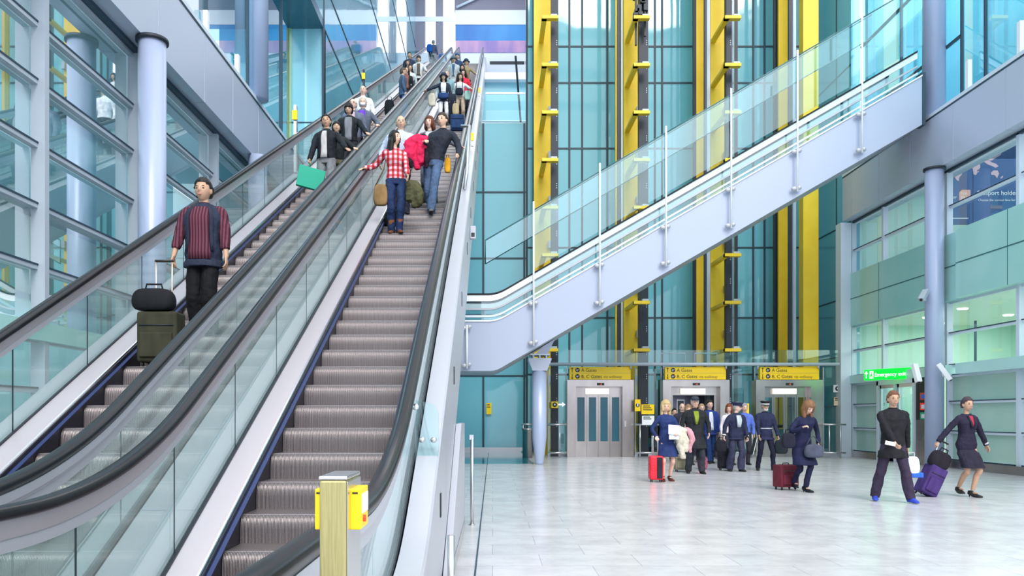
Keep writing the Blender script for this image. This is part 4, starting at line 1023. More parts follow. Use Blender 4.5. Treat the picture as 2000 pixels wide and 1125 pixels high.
    for k, (ft, s_) in enumerate(((lf, 1), (rf, -1))):
        hp_ = hips+Vector((s_*.088, 0, .90)); an = Vector((ft[0], ft[1]+.02, ft[2]+(.075 if not heel else .12)))
        kn, an = ik(hp_, an, .43, .415, (s_*.12+ft[0]*.2, -1, 0)); legs.append((hp_, kn, an, s_, ft))
    zskirt = skirt is not None or hem < .7
    vox = {2: .0075, 1: .011, 0: .016}[det]*s
    # ---- body
    b = MB(); b.smooth = True
    torso(b, .84, 1.48, -.014)
    pts, rr = catmull([neck0-Vector((0, 0, .03)), neck0+Vector((0, 0, .04)), hc-rot @ Vector((0, -.012, .05))], [.058*(1 if not fem else .85), .054*(1 if not fem else .82), .050], 3)
    b.tube([p*s for p in pts], [r*s for r in rr], 12)
    hb = MB(); head_geo(hb, Vector((0, 0, 0)), rot, fem); b.add([(Vector(v)*hs+hc)*s for v in hb.v], hb.f)
    for (a_, el, wr, s_, tg) in arms:
        k_ = .86 if fem else 1
        pts, rr = catmull([a_, el, wr], [.046*k_, .038*k_, .026*k_], 4); b.tube([p*s for p in pts], [r*s for r in rr], 10)
        d = (wr-el).normalized(); nrm = Vector((-s_, 0, 0)) if tg is None or d.z < -.75 else Vector((0, 0, -1))
        cu = lcurl if s_ > 0 else rcurl
        if tg is not None and cu < .0: d = Vector((d.x, d.y, 0)).normalized()*.95+Vector((0, 0, -.25)); cu = -cu
        hm = MB(); hand_geo(hm, Vector((0, 0, 0)), d, nrm, s_, cu); b.add([(Vector(v)*(.92 if fem else 1.0)+wr)*s for v in hm.v], hm.f)
    for (hp_, kn, an, s_, ft) in legs:
        kl = .78 if bottom else (.9 if zskirt else 1); pts, rr = catmull([hp_, kn, kn+(an-kn)*.35+Vector((0, .012, 0)), an], [.075*kl, .052*(kl if bottom else 1), .052*(kl if bottom else 1), .034], 4); b.tube([p*s for p in pts], [r*s for r in rr], 10)
        b.ell((an+Vector((ft[0]*0, -.05, -.045)))*s, (.026*s, .080*s, .018*s), 10, 6)
    b.sm = [True]*len(b.sm)
    body = b.build('person', SKIN[skin]); tag(body, label, 'person', group); remesh(body, max(vox*.85, .0065), 1)
    def piece(mb, name, m, g=None, it=2, v=None):
        mb.sm = [True]*len(mb.sm); o = mb.build(name, m, body)
        if g is not False:
            remesh(o, v or vox, it)
            if det > 0:
                if 'wr' not in TEX:
                    TEX['wr'] = bpy.data.textures.new('wrinkles', 'CLOUDS'); TEX['wr'].noise_scale = .10; TEX['wr'].noise_depth = 2
                d_ = o.modifiers.new('folds', 'DISPLACE'); d_.texture = TEX['wr']; d_.strength = .026*s; d_.mid_level = .45; d_.texture_coords = 'GLOBAL'
        return o
    # ---- face
    rs_ = rot*hs
    if det > 0:
        for s_ in (-1, 1):
            e = MB(); e.ell((hc+rs_ @ Vector((s_*.031, -.080, .004)))*s, (.0135*s, .008*s, .0075*s), 8, 6, rot); piece(e, 'eye', M['eye'], False)
            if not hat:
                e = MB(); e.ell((hc+rs_ @ Vector((s_*.032, -.0855, .026)))*s, (.018*s, .006*s, .0035*s), 8, 5, rot); piece(e, 'eyebrow', smat('brow_%d' % int(hair_col[0]*100), tuple(c*.8 for c in hair_col)), False)
        if not mask:
            e = MB(); e.ell((hc+rs_ @ Vector((0, -.0915, -.058)))*s, (.026*s, .008*s, .008*s), 8, 5, rot); piece(e, 'mouth', M['lip'], False)
    if glasses:
        e = MB()
        for s_ in (-1, 1):
            c = hc+rs_ @ Vector((s_*.032, -.094, .004)); rr_ = [(c+rs_ @ Vector((.024*math.cos(a), 0, .018*math.sin(a))))*s for a in [2*math.pi*i/12 for i in range(13)]]
            e.tube(rr_, .0025*s, 5); e.tube([(c+rs_ @ Vector((s_*.022, 0, 0)))*s, (hc+rs_ @ Vector((s_*.08, .0, .006)))*s], .002*s, 5)
        piece(e, 'glasses', M['dark'], False)
    if mask:
        e = MB(); e.ell((hc+rs_ @ Vector((0, -.068, -.050)))*s, (.058*s, .040*s, .042*s), 14, 8, rot); piece(e, 'face_mask', M['white'], False)
    if beard:
        e = MB(); e.ell((hc+rs_ @ Vector((0, -.052, -.078)))*s, (.058*s, .047*s, .042*s), 14, 8, rot); piece(e, 'beard', smat('beard_%d' % int(beard[0]*100), beard), False)
    # ---- hair
    if hair != 'bald':
        hb = MB(); hair_geo(hb, Vector((0, 0, 0)), rot, hair); h_ = MB(); h_.smooth = True; h_.add([(Vector(v)*hs+hc)*s for v in hb.v], hb.f)
        piece(h_, 'hair', smat('hair_%d_%d' % (int(hair_col[0]*100), int(hair_col[2]*100)), hair_col, .45), False)
    if hat:
        hk, hcol = hat[0], hat[1]; e = MB(); e.smooth = True
        def P(x, y, z): return (hc+rs_ @ Vector((x, y, z)))*s
        def rg(rx, ry, z, yo=0): return [P(rx*math.cos(a), yo+ry*math.sin(a), z) for a in [2*math.pi*i/20 for i in range(20)]]
        if hk == 'bucket': e.rings([rg(.135, .155, .022), rg(.137, .157, .027), rg(.092, .110, .055), rg(.082, .100, .115), rg(.05, .06, .135)])
        elif hk == 'beanie': e.rings([rg(.088, .105, .03), rg(.092, .108, .06), rg(.082, .098, .10), rg(.045, .055, .142), rg(.01, .01, .15)])
        elif hk == 'cap':
            e.rings([rg(.086, .104, .045), rg(.086, .104, .085), rg(.062, .08, .125), rg(.015, .015, .138)])
            br = [[P(.07*math.cos(a), -.06+(-.105)*math.sin(a)*k_, .05-.012*k_) for a in [math.pi*i/10 for i in range(11)]] for k_ in (.3, 1)]
            e.prism([(0, 0), (0, 0), (0, 0)], 0, 0) if 0 else None
            e.add([q for q in br[0]]+[q for q in br[1]]+[Vector(q)+Vector((0, 0, .006)) for q in br[0]]+[Vector(q)+Vector((0, 0, .006)) for q in br[1]],
                  [(i, i+1, 12+i, 11+i) for i in range(10)]+[(22+i, 33+i, 34+i, 23+i) for i in range(10)]+[(11+i, 12+i, 34+i, 33+i) for i in range(10)])
        elif hk == 'peaked':
            e.rings([rg(.086, .104, .045), rg(.087, .105, .072), rg(.125, .140, .105), rg(.118, .135, .122), rg(.04, .05, .128)])
        o_ = piece(e, 'hat', smat('hat_%s_%d' % (hk, int(sum(hcol)*100)), hcol), False)
        if hk == 'peaked':
            e = MB(); e.rings([rg(.091, .109, .042), rg(.093, .111, .074)]); 
            q = [[P(.075*math.cos(a), -.06-.085*math.sin(a)*k_, .046-.02*k_) for a in [math.pi*i/10 for i in range(11)]] for k_ in (.4, 1)]
            piece(e, 'hat_band', smat('band_%d' % int(sum(hat[2])*100), hat[2] if len(hat) > 2 else (.8, .8, .8)), False)
            e = MB(); e.add(q[0]+q[1]+[Vector(v)+Vector((0, 0, .006)) for v in q[0]+q[1]], [(i, i+1, 12+i, 11+i) for i in range(10)]+[(22+i, 33+i, 34+i, 23+i) for i in range(10)]+[(11+i, 12+i, 34+i, 33+i) for i in range(10)])
            piece(e, 'hat_peak', M['black'], False)
    # ---- trousers / skirt / legs
    def leggeo(mb, g, wd, end=1.0):
        torso(mb, .84, 1.03, g*.6)
        for (hp_, kn, an, s_, ft) in legs:
            e_ = kn+(an-kn)*end
            pts, rr = catmull([hp_+Vector((0, 0, .02)), kn, kn+(e_-kn)*.4+Vector((0, .012, 0)), e_+Vector((0, 0, -.02 if end >= 1 else 0))], [.084+g, (.060+g)*wd**.5, (.056+g)*wd, (.042+g)*wd*1.15], 4)
            mb.smooth = True; mb.tube([p*s for p in pts], [r*s for r in rr], 12)
    if bottom:
        b = MB(); leggeo(b, .008 if bottom[0] != 'leggings' else .0, wide if bottom[0] != 'leggings' else 1.0); piece(b, bottom[0], smat(bottom[0]+'_%d' % (int(bottom[1][0]*1000)+int(bottom[1][2]*100)), bottom[1]))
    if skirt:
        zlow, col = skirt; b = MB(); torso(b, .84, 1.12, .014, .01, zlow); piece(b, 'skirt', smat('skirt_%d' % int(sum(col)*1000), col))
    # ---- top
    b = MB(); g = .012 if front is None else .020
    torso(b, .84 if hem <= .84 else .93, 1.475, g, flare, hem if hem < .84 else None)
    for (a_, el, wr, s_, tg) in arms:
        if vest: continue
        e_ = el+(wr-el)*sleeve; k_ = .88 if fem else 1
        a2 = a_+Vector((s_*.004, 0, -.022)); pts, rr = catmull([a_+Vector((-s_*.085, 0, .012)), a2, el, e_], [.045*k_, .057*k_+g*.4, .049*k_+g*.4, .036*k_+g*.5], 4)
        b.tube([p*s for p in pts], [r*s for r in rr], 12)
    o_top = piece(b, top[0], smat(top[0]+'_%d_%d' % (int(top[1][0]*1000), int(top[1][2]*1000)), top[1], .75, top[2] if len(top) > 2 else None))
    if vest:   # shirt sleeves + vest body
        b = MB(); torso(b, .93, 1.47, .004)
        for (a_, el, wr, s_, tg) in arms:
            e_ = el+(wr-el)*vest[1]; pts, rr = catmull([a_+Vector((-s_*.085, 0, .012)), a_+Vector((0, 0, -.02)), el, e_], [.045, .068, .060, .048], 4); b.tube([p*s for p in pts], [r*s for r in rr], 12)
        piece(b, 'shirt', smat('vest_shirt', vest[0], .8, 'stripe'))
    def frontpatch(name, w0, w1, zlo, zhi, g_, m, side=None):
        rs = []; rows = [t_ for t_ in tor if zlo <= t_[0] <= zhi]; k = len(rows); n_ = 9; vs = []
        for j, (z, rx, ry, yo) in enumerate(rows):
            wj = w0+(w1-w0)*j/max(k-1, 1)
            c = hips*max(0, min(1, (1.5-z)/.5))*.8+U(z)+Vector((0, yo, z))
            for i in range(n_):
                u = -1+2*i/(n_-1); aa = -math.pi/2+u*wj if side is None else -math.pi/2+side*(wj+.16*(u+1)/2)
                vs.append((c, rx, ry, aa))
        inn = [(c+Vector(((rx+g)*math.cos(a)*1, (ry+g)*math.sin(a), 0)))*s for c, rx, ry, a in vs]
        out = [(c+Vector(((rx+g+g_)*math.cos(a), (ry+g+g_)*math.sin(a), 0)))*s for c, rx, ry, a in vs]
        m_ = MB(); m_.smooth = True; nn = len(inn); fs = []
        for j in range(k-1):
            for i in range(n_-1): q = j*n_+i; fs.append((nn+q, nn+q+1, nn+q+n_+1, nn+q+n_)); fs.append((q, q+n_, q+n_+1, q+1))
        for j in range(k-1):
            for i, fl in ((0, 1), (n_-1, 0)): q = j*n_+i; fs.append((q, nn+q, nn+q+n_, q+n_))
        for i in range(n_-1):
            fs.append((i, i+1, nn+i+1, nn+i)); q = (k-1)*n_+i; fs.append((q, nn+q, nn+q+1, q+1))
        m_.add(inn+out, fs); return piece(m_, name, m, False)
    if front:
        frontpatch('shirt_front', front[1], front[2], .93 if len(front) < 4 else front[3], 1.445, .013, smat('front_%d_%d' % (int(front[0][0]*100), int(front[0][2]*100)), front[0], .8, front[4] if len(front) > 4 else None))
        if det > 0:
            for sd in (-1, 1): frontpatch('lapel', front[1], front[2], .93 if len(front) < 4 else max(front[3], .93), 1.445, .022, smat(top[0]+'_%d_%d' % (int(top[1][0]*1000), int(top[1][2]*1000)), top[1]), sd)
    if collar or (det > 0 and not fem):
        b = MB(); cc = neck0; rs = [[(cc+Vector((r_*math.cos(a), r_*math.sin(a)+.004, z)))*s for a in [2*math.pi*i/16 for i in range(16)]] for r_, z in ((.066, -.01), (.070, .03), (.064, .045), (.056, .03))]
        b.smooth = True; b.rings(rs, cap=False)
        cm = collar or top[1] if not vest else (.04, .02, .04)
        piece(b, 'collar', smat('collar_%d_%d' % (int(cm[0]*100), int(cm[2]*100)), cm), False)
    if trim:  # pale stripes round cuffs
        for (a_, el, wr, s_, tg) in arms:
            d = (wr-el).normalized(); b = MB(); b.tube([(wr-d*.05)*s, (wr-d*.02)*s], .050*s*(.9 if fem else 1), 12); piece(b, 'cuff_band', smat('trim_%d' % int(sum(trim)*100), trim), False)
    if belt:
        b = MB(); b.rings([ring(z, rx, ry, 0, g+.006) for z, rx, ry in ((1.05, .152*fat, .108*fat), (1.08, .154*fat, .108*fat))]); piece(b, 'belt', smat('belt_%d' % int(sum(belt)*100), belt), False)
    if boots:
        b = MB()
        for (hp_, kn, an, s_, ft) in legs: b.tube([(an+(kn-an)*.45)*s, (an+(kn-an)*.2)*s, (an-Vector((0, 0, .05)))*s], [.056*s, .052*s, .048*s], 12)
        piece(b, 'boot_shaft', smat('boots_%d' % int(boots[0]*100), boots), False)
    # ---- shoes
    for (hp_, kn, an, s_, ft) in legs:
        b = MB(); toe = Vector((s_*.25, -1, 0)).normalized() if abs(ft[0]) < .5 else Vector((0, -1, 0)); sd = Vector((-toe.y, toe.x, 0)); base = an-Vector((0, 0, .075 if not heel else .12))
        rs = []
        for t_, w_, h0, h1 in ((-.078, .030, .0, .085), (-.03, .042, 0, .11), (.02, .044, 0, .105), (.08, .048, 0, .075), (.14, .044, 0, .05), (.18, .022, .006, .03)) if not heel else ((-.075, .030, .0, .06), (-.03, .037, 0, .085), (.02, .040, 0, .08), (.08, .046, 0, .055), (.14, .042, 0, .04), (.175, .022, .006, .028)):
            lift_ = (.05*max(0, (.04-t_)/.115) if heel else 0)
            c = base+toe*t_; rs.append([(c+sd*x*w_+Vector((0, 0, h0+lift_+(h1-h0)*z)))*s for x, z in ((-1, 0), (1, 0), (1.0, .45), (.55, 1), (-.55, 1), (-1.0, .45))])
        b.smooth = False; b.rings(rs)
        if heel: c = (base-toe*.06)*s; b.tube([c+Vector((0, 0, .055*s)), c], [.014*s, .007*s], 6)
        sob = b.build('shoe', smat('shoe_%d_%d' % (int(shoes[0]*100), int(shoes[2]*100)), shoes, .4), body)
        if det > 0 and not heel: sob.modifiers.new('round', 'SUBSURF').render_levels = 1
    body.location = loc; body.rotation_euler.z = yaw
    return body

def on_esc(cx, py_foot=None, Y=None, px=None, H=None, head=None):
    """foot position on the moving steps: snapped on a tread"""
    if Y is None: Y = F*(3.77-H)/(head-5)
    k = round((Y-.16-(Y0-1.2))/PIT); y = Y0-1.2+k*PIT
    return Vector((PX(px, Y), y+.17, zstep(y)))
def rail_pt(x, Y): return (x, Y, zrail(Y)+.045)
RL, RR2, LL, LR = CR-.758, CR+.758, CL-.758, CL+.758
# ---- bags
def suitcase(label, loc, w_, d_, h_, col, yaw=0, tilt=0, handle=.0, kind='hard', wheels=True, hoff=0, metal=(.7, .7, .72), side_panel=None, hw=.09, group=None):
    t = empty('suitcase', loc, yaw); t.rotation_euler = (tilt, 0, yaw); tag(t, label, 'suitcase', group)
    m = smat('case_%d_%d' % (int(col[0]*1000), int(col[2]*1000)), col, .35 if kind == 'hard' else .8)
    b = MB().box(-w_/2, w_/2, -d_/2, d_/2, .05, h_); o = b.build('shell', m, t); bevel(o, .03 if kind != 'hard' else .04, 4)
    if kind == 'hard':
        for k in range(6):
            z = .12+k*(h_-.2)/6; bevel(MB().box(-w_/2-.006, -w_/2*.99, -d_/2+.04, d_/2-.04, z, z+.03).build('rib', m, t), .003)
            bevel(MB().box(-w_/2+.04, -.05, -d_/2-.006, -d_/2+.01, z, z+.03).build('rib', m, t), .003)
    else:
        bevel(MB().box(-w_/2+.04, w_/2-.04, -d_/2-.03, -d_/2+.01, .1, h_*.62).build('pocket', m, t), .015, 3)
        MB().tube([(-w_/2+.03, -d_/2-.005, h_*.75), (w_/2-.03, -d_/2-.005, h_*.75)], .006, 5).build('zip', M['dark'], t)
    if side_panel: MB().box(.0, w_/2-.03, -d_/2-.012, -d_/2+.01, .08, h_-.03).build('front_panel', smat('panel_dark', side_panel), t)
    if handle:
        for x in (-hw, hw): MB().tube([(x, d_/2-.03+hoff, h_-.05), (x, d_/2-.03+hoff, h_+handle)], .009, 8).build('handle_tube', mat('handle_metal', metal, .3, .7), t)
        MB().tube([(-hw-.01, d_/2-.03+hoff, h_+handle), (hw+.01, d_/2-.03+hoff, h_+handle)], .014, 8).build('grip', M['black'], t)
    else:
        MB().tube([(-.07, 0, h_-.01), (-.06, 0, h_+.03), (.06, 0, h_+.03), (.07, 0, h_-.01)], .009, 8).build('carry_handle', M['black'], t)
    if wheels:
        for x in (-w_/2+.05, w_/2-.05):
            for y in (-d_/2+.05, d_/2-.05): MB().ell((x, y, .028), (.012, .028, .028), 10, 8).build('wheel', M['black'], t)
    return t
def bag(label, name, loc, w_, d_, h_, col, strap=None, yaw=0, sag=.15, cat='bag', bulge=1.0, strapcol=None, kind=None):
    t = empty(name, loc, yaw); tag(t, label, cat); b = MB(); n = 16; rs = []
    for k, (z, sc) in enumerate(((0, .55), (.04, .88), (.3, 1.0*bulge), (.6, .98), (.88, .86), (1, .6))):
        rs.append([(w_/2*sc*(1 if k < 5 else .9)*math.copysign(abs(math.cos(a))**.6, math.cos(a)), d_/2*sc*math.copysign(abs(math.sin(a))**.6, math.sin(a)), h_*z) for a in [2*math.pi*i/n for i in range(n)]])
    b.smooth = True; b.rings(rs); b.build('body', smat('bag_%d_%d' % (int(col[0]*1000), int(col[2]*1000)), col), t).modifiers.new('round', 'SUBSURF').render_levels = 1
    sc_ = smat('strap_%d' % int(sum(strapcol or col)*500), strapcol or tuple(c*.7 for c in col))
    if strap:
        MB().tube([(-w_*.38, 0, h_*.9)]+[tuple(p) for p in strap]+[(w_*.38, 0, h_*.9)], .010, 6).build('strap', sc_, t)
    else:
        MB().tube([(-w_*.2, 0, h_*.92), (-w_*.17, 0, h_*1.18), (w_*.17, 0, h_*1.18), (w_*.2, 0, h_*.92)], .010, 6).build('handle', sc_, t)
    return t
def drape(label, name, loc, w_, h_, col, yaw=0, cat='coat', folds=5, dpt=.12, col2=None, lining=.3):
    """coat hanging over an arm: two rippled halves"""
    t = empty(name, loc, yaw); tag(t, label, cat)
    m = smat('drape_%d_%d' % (int(col[0]*1000), int(col[2]*1000)), col)
    rnd = random.Random(int(col[0]*999)+folds)
    for sd, hh in ((-1, h_), (1, h_*.8)):
        b = MB(); rs = []
        for j in range(9):
            q = j/8; ring_ = []
            for i in range(25):
                u = -1+2*i/24; rp = .022*math.sin(u*folds*3+sd)*(q**.6); ring_.append((u*w_/2*(1-.18*math.sin(q*2.2)), sd*(dpt*.5*min(1, q*5)*(1-.3*q))+rp, -hh*q*(1+.10*math.sin(u*7+sd*2))))
            rs.append(ring_)
        b.smooth = True; b.rings(rs, cap=False, closed=False); o = b.build('cloth_fold', m if sd < 0 or not col2 else smat('drape2_%d' % int(col2[0]*1000), col2), t); so_ = o.modifiers.new('thick', 'SOLIDIFY'); so_.thickness = .018
    if col2:
        b = MB(); b.ell((w_*.25, -dpt*.55, -h_*.55), (.07, .03, h_*.3), 12, 8); b.build('sleeve', smat('drape2_%d' % int(col2[0]*1000), col2), t)
    return t

def bundle(label, name, loc, col, tubes, cat='coat', col2=None, tubes2=(), vox=.012):
    t = empty(name, loc); tag(t, label, cat)
    for nm, cc, tb in (('cloth', col, tubes), ('lining', col2, tubes2)):
        if not tb: continue
        b = MB()
        for pts, rad in tb:
            P_, R_ = catmull(pts, rad, 4); b.tube(P_, R_, 12)
        o = b.build(nm, smat('bundle_%d_%d' % (int(cc[0]*1000), int(cc[2]*1000)), cc), t); remesh(o, vox, 3)
        tx = bpy.data.textures.new('folds', 'CLOUDS'); tx.noise_scale = .09; d = o.modifiers.new('folds', 'DISPLACE'); d.texture = tx; d.strength = .045
    return t
# ================================================================ WHO IS WHERE : right long escalator
def esc_person(label, px, head, H, side='R', **k):
    cx = CR if side == 'R' else CL
    p = on_esc(cx, px=px, H=H, head=head); p.x = max(cx-.40, min(cx+.40, p.x)); return person(label, p, H=H, **k), p
DK = (.015, .012, .012)
Yp = 13.24
p1 = on_esc(CR, px=777, H=1.75, head=243)
woman = person('smiling woman in a red plaid shirt and blue jeans leaning on the left handrail', p1, yaw=R(8), H=1.72, fem=True, skin='mid', hair='long', hair_col=DK, lean=(-.06, 0), look=(52, 6, 0),
    rh=rail_pt(RL+.02, p1.y-.12), rcurl=-.35, lh=p1+Vector((.20, -.28, .88)), top=('plaid_shirt', (.7, .1, .12), 'plaid'), hem=.92, bottom=('jeans', (.016, .034, .10)), shoes=(.16, .06, .03), boots=(.16, .06, .03), lf=(.02, -.05, 0), rf=(-.10, .02, 0), det=2, fat=.98)
p2 = on_esc(CR, px=856, H=1.82, head=216); p2.x = -1.02
man2 = person('man in a black zip sweater and jeans with a hand on the right rail', p2, yaw=R(-8), H=1.84, skin='mid', hair='short', hair_col=(.05, .035, .025), lean=(.12, 0), look=(-18, 0, 0),
    lh=rail_pt(RR2-.01, p2.y-.28), lcurl=-.4, rh=p2+Vector((-.16, -.34, 1.22)), rcurl=.9, top=('sweater', (.018, .022, .035)), hem=.90, bottom=('jeans', (.09, .15, .27)), wide=1.15, shoes=(.16, .15, .16), lf=(-.06, -.16, 0), rf=(-.10, .10, 0), det=2, fat=1.05)
p3 = on_esc(CR, px=780, H=1.80, head=217); p3.x = -1.66
person('older balding man in a pale blue shirt standing behind the plaid-shirt woman', p3+Vector((0, .0, 0)), yaw=0, H=1.80, skin='mid', hair='ring', hair_col=(.30, .28, .26), look=(8, 2, 0), rh=p3+Vector((-.36, -.05, .95)), lh=p3+Vector((.42, -.12, .98)),
    top=('pale_shirt', (.50, .58, .76)), hem=.90, bottom=('dark_trousers', (.03, .03, .05)), fat=1.12, det=2)
p4 = on_esc(CR, px=845, H=1.66, head=220); p4.x = -1.20
person('woman with short auburn hair peering round the man in the black sweater', p4, yaw=0, H=1.67, fem=True, skin='fair', hair='bob', hair_col=(.13, .04, .02), look=(-18, 6, 0), lh=rail_pt(RR2-.01, p4.y-.15), lcurl=-.4,
    top=('grey_top', (.12, .13, .16)), front=((.5, .52, .55), .3, .5), hem=.88, bottom=('grey_trousers', (.12, .13, .16)), det=2)
# their things
bag('tan suede shoulder bag hanging beside the plaid-shirt woman', 'shoulder_bag', p1+Vector((-.27, -.10, .46)), .24, .12, .36, (.26, .16, .07), strap=[(.05, .0, .6), (.10, .06, .92), (.14, .06, .6)], cat='bag', bulge=1.08, strapcol=(.12, .07, .03))
bundle('crimson red jacket carried over the arm between the balding man and the sweater man', 'red_jacket', (-1.30, p2.y-.24, p2.z+1.24), (.70, .02, .09),
    [([(.14, 0, .04), (0, 0, .06), (-.14, 0, .0), (-.26, .02, -.08)], [.075, .10, .10, .06]), ([(.04, 0, .0), (.02, 0, -.2), (.03, 0, -.38)], [.10, .11, .07]), ([(-.12, 0, 0), (-.16, 0, -.2), (-.12, 0, -.34)], [.10, .12, .05]), ([(.0, .02, -.1), (-.05, .02, -.3), (-.03, 0, -.48)], [.1, .09, .05])],
    'jacket', (.02, .01, .02), [([(.11, -.03, -.12), (.13, -.03, -.3), (.12, -.02, -.46)], [.05, .06, .03]), ([(-.2, -.03, -.2), (-.16, -.03, -.36), (-.12, -.02, -.44)], [.04, .06, .03]), ([(.12, -.02, .10), (.05, -.04, .12), (-.05, -.05, .08)], [.03, .035, .03])])
bundle('olive coat and rucksack bundle carried low beside the plaid-shirt woman', 'olive_coat', p1+Vector((.24, -.14, .62)), (.075, .075, .035), [([(-.08, 0, .16), (.02, 0, .16), (.10, 0, .04), (.10, 0, -.12), (0, 0, -.16)], [.07, .10, .10, .08, .06]), ([(0, 0, .1), (-.02, 0, -.1)], [.1, .08])], 'coat')
bag('small dark holdall resting on the step behind the plaid-shirt woman', 'holdall', p1+Vector((-.12, .40, .21)), .34, .2, .30, (.02, .025, .03), cat='bag')
bag('orange-yellow bag held beside the right rail behind the sweater man', 'hand_bag', p2+Vector((.20, .14, .82)), .12, .10, .28, (.85, .42, .03), cat='bag')
# upper group of the right escalator
e, q = esc_person('woman in white trousers and dark jacket reaching out to the left handrail', 866, 139.4, 1.64, fem=True, hair='bob', hair_col=DK, look=(0, 5, 0), hat=('bucket', (.03, .05, .09)), rh=rail_pt(RL+.03, 24.6), rcurl=-.3, lh=None,
    top=('dark_jacket', (.02, .03, .05)), front=((.75, .77, .80), .55, .5), hem=.80, bottom=('white_trousers', (.78, .78, .82)), belt=(.02, .06, .20), det=1)
QW = q
bag('dark blue waist bag worn in front of the woman in white trousers', 'waist_bag', q+Vector((0, -.18, .80)), .34, .12, .18, (.02, .05, .16))
bag('cream canvas tote hanging beside the woman in white trousers', 'tote_bag', q+Vector((-.36, -.02, .62)), .24, .12, .42, (.62, .60, .50))
drape('long dark coat hanging beside the woman in white trousers', 'dark_coat', q+Vector((.26, -.05, 1.0)), .26, .95, (.015, .02, .035))
suitcase('upright navy blue suitcase standing on the step below the far group', on_esc(CR, px=894, H=1.75, head=137)+Vector((.0, -.38, -RISE)), .40, .26, .52, (.02, .05, .14), kind='soft')
bag('beige drawstring sack held beside the navy suitcase', 'sack', q+Vector((.38, -.15, .30)), .22, .16, .36, (.50, .40, .24))
esc_person('grey-haired person half hidden behind the woman in white trousers', 872, 134, 1.70, hair='short', hair_col=(.30, .28, .28), skin='fair', top=('teal_coat', (.20, .34, .38)), det=1)
esc_person('man in a pale grey coat and dark hat with shoulder straps, far up', 886, 107, 1.72, hat=('bucket', (.10, .15, .18)), look=(10, 0, 0), top=('grey_coat', (.42, .48, .50)), hem=.70, front=((.05, .12, .22), .12, .3), det=1)
esc_person('person in a blue hat behind the man in the pale grey coat', 893, 101, 1.72, hat=('beanie', (.06, .14, .26)), top=('navy_coat', (.03, .06, .14)), det=1)
e, q = esc_person('woman in a dark hat and tan coat holding the right rail, far up', 911, 111.5, 1.68, fem=True, hat=('bucket', (.02, .05, .09)), lh=rail_pt(RR2, 30.0), lcurl=-.4, top=('tan_coat', (.30, .24, .13)), hem=.75, det=1)
esc_person('small face with dark hair between the hatted woman and the red jacket', 903, 122, 1.60, fem=True, hair='bob', hair_col=DK, top=('brown_top', (.10, .06, .05)), det=1)
esc_person('woman in a bright red jacket near the right rail, far up', 907, 131, 1.62, fem=True, hair='bob', hair_col=DK, look=(-15, 0, 0), top=('red_jacket', (.62, .02, .05)), hem=.85, bottom=('black_trousers', (.01, .01, .015)), det=1)
e, q = esc_person('woman in a white jumper with a blue sleeve holding the right rail', 899, 138.6, 1.60, fem=True, hair='bob', hair_col=DK, look=(10, 0, 0), lh=rail_pt(RR2, 24.7), lcurl=-.4, top=('white_jumper', (.66, .68, .70)), hem=.88, bottom=('beige_trousers', (.52, .42, .32)), det=1)
bag('black cross-body bag on the woman in the white jumper', 'crossbody_bag', q+Vector((-.02, -.19, .86)), .26, .10, .22, (.01, .015, .03), strap=[(-.08, .03, .5), (.10, .08, .55)])
bag('pale green shopping bag beside the woman in the white jumper', 'shopping_bag', q+Vector((.24, -.15, .72)), .22, .10, .30, (.36, .58, .52))
# ---- left long escalator
pm = on_esc(CL, px=395, H=1.80, head=340); pm.x = -3.34
person('man in a plum striped shirt and dark padded vest beside his trolley case', pm, yaw=R(0), H=1.80, skin='tan', hair='short', hair_col=(.02, .018, .02), look=(-4, 2, 0), fat=1.16, lh=pm+Vector((.30, -.10, .80)), lcurl=.5, rh=pm+Vector((-.32, -.12, .84)), rcurl=1.0,
    top=('padded_vest', (.018, .025, .05)), front=((.05, .012, .022), .62, .42, .84, 'stripe'), vest=((.05, .012, .022), .62), hs=1.14, wide=1.55, hem=.76, bottom=('black_trousers', (.006, .006, .008)), shoes=(.01, .01, .01), det=2, lf=(.07, -.02, 0), rf=(-.07, .02, 0))
sk = pm+Vector((-.19, -.62, -2*RISE))
sk = Vector((-3.62, pm.y-.42, zstep(pm.y-.62)+.0)); k_ = round((pm.y-.45-(Y0-1.2))/PIT)-0
sy = Y0-1.2+(round((pm.y-.17-(Y0-1.2))/PIT)-2)*PIT; sk = Vector((-3.50, sy+.17, zstep(sy)))
suitcase('dark olive trolley case standing below the man in the padded vest', sk, .42, .26, .58, (.035, .036, .022), kind='soft', handle=.56, metal=(.75, .60, .50), hw=.085, hoff=-.03)
bag('black holdall strapped on top of the dark olive trolley case', 'holdall', sk+Vector((-.06, -.04, .59)), .46, .24, .24, (.008, .009, .012), cat='bag')
p = on_esc(CL, px=633, H=1.76, head=214); p.x = -3.10
person('young man in a black leather jacket and grey trousers holding a green bag', p, yaw=R(-10), H=1.76, skin='tan', hair='short', hair_col=DK, look=(12, 8, -6), lean=(.02, 0), lh=rail_pt(LR-.01, p.y-.45), lcurl=-.5, rh=p+Vector((-.27, -.16, .86)), rcurl=1.3,
    top=('leather_jacket', (.012, .014, .02)), front=((.52, .50, .50), .35, .22), hem=.93, bottom=('grey_trousers', (.20, .21, .23)), wide=1.15, lf=(.16, -.10, 0), rf=(-.08, .04, 0), det=2)
GB = p
t = empty('paper_bag', p+Vector((-.27, -.22, .34)), R(10)); tag(t, 'flat bright green paper carrier bag held by the young man in the leather jacket', 'bag'); t.rotation_euler = (0, R(12), R(14))
gm = mat('green_paper', (.0, .36, .24), .6); b = MB(); b.prism([(-.23, 0), (.23, 0), (.24, .38), (-.24, .38)], -.05, .05); bevel(b.build('bag_body', gm, t), .008)
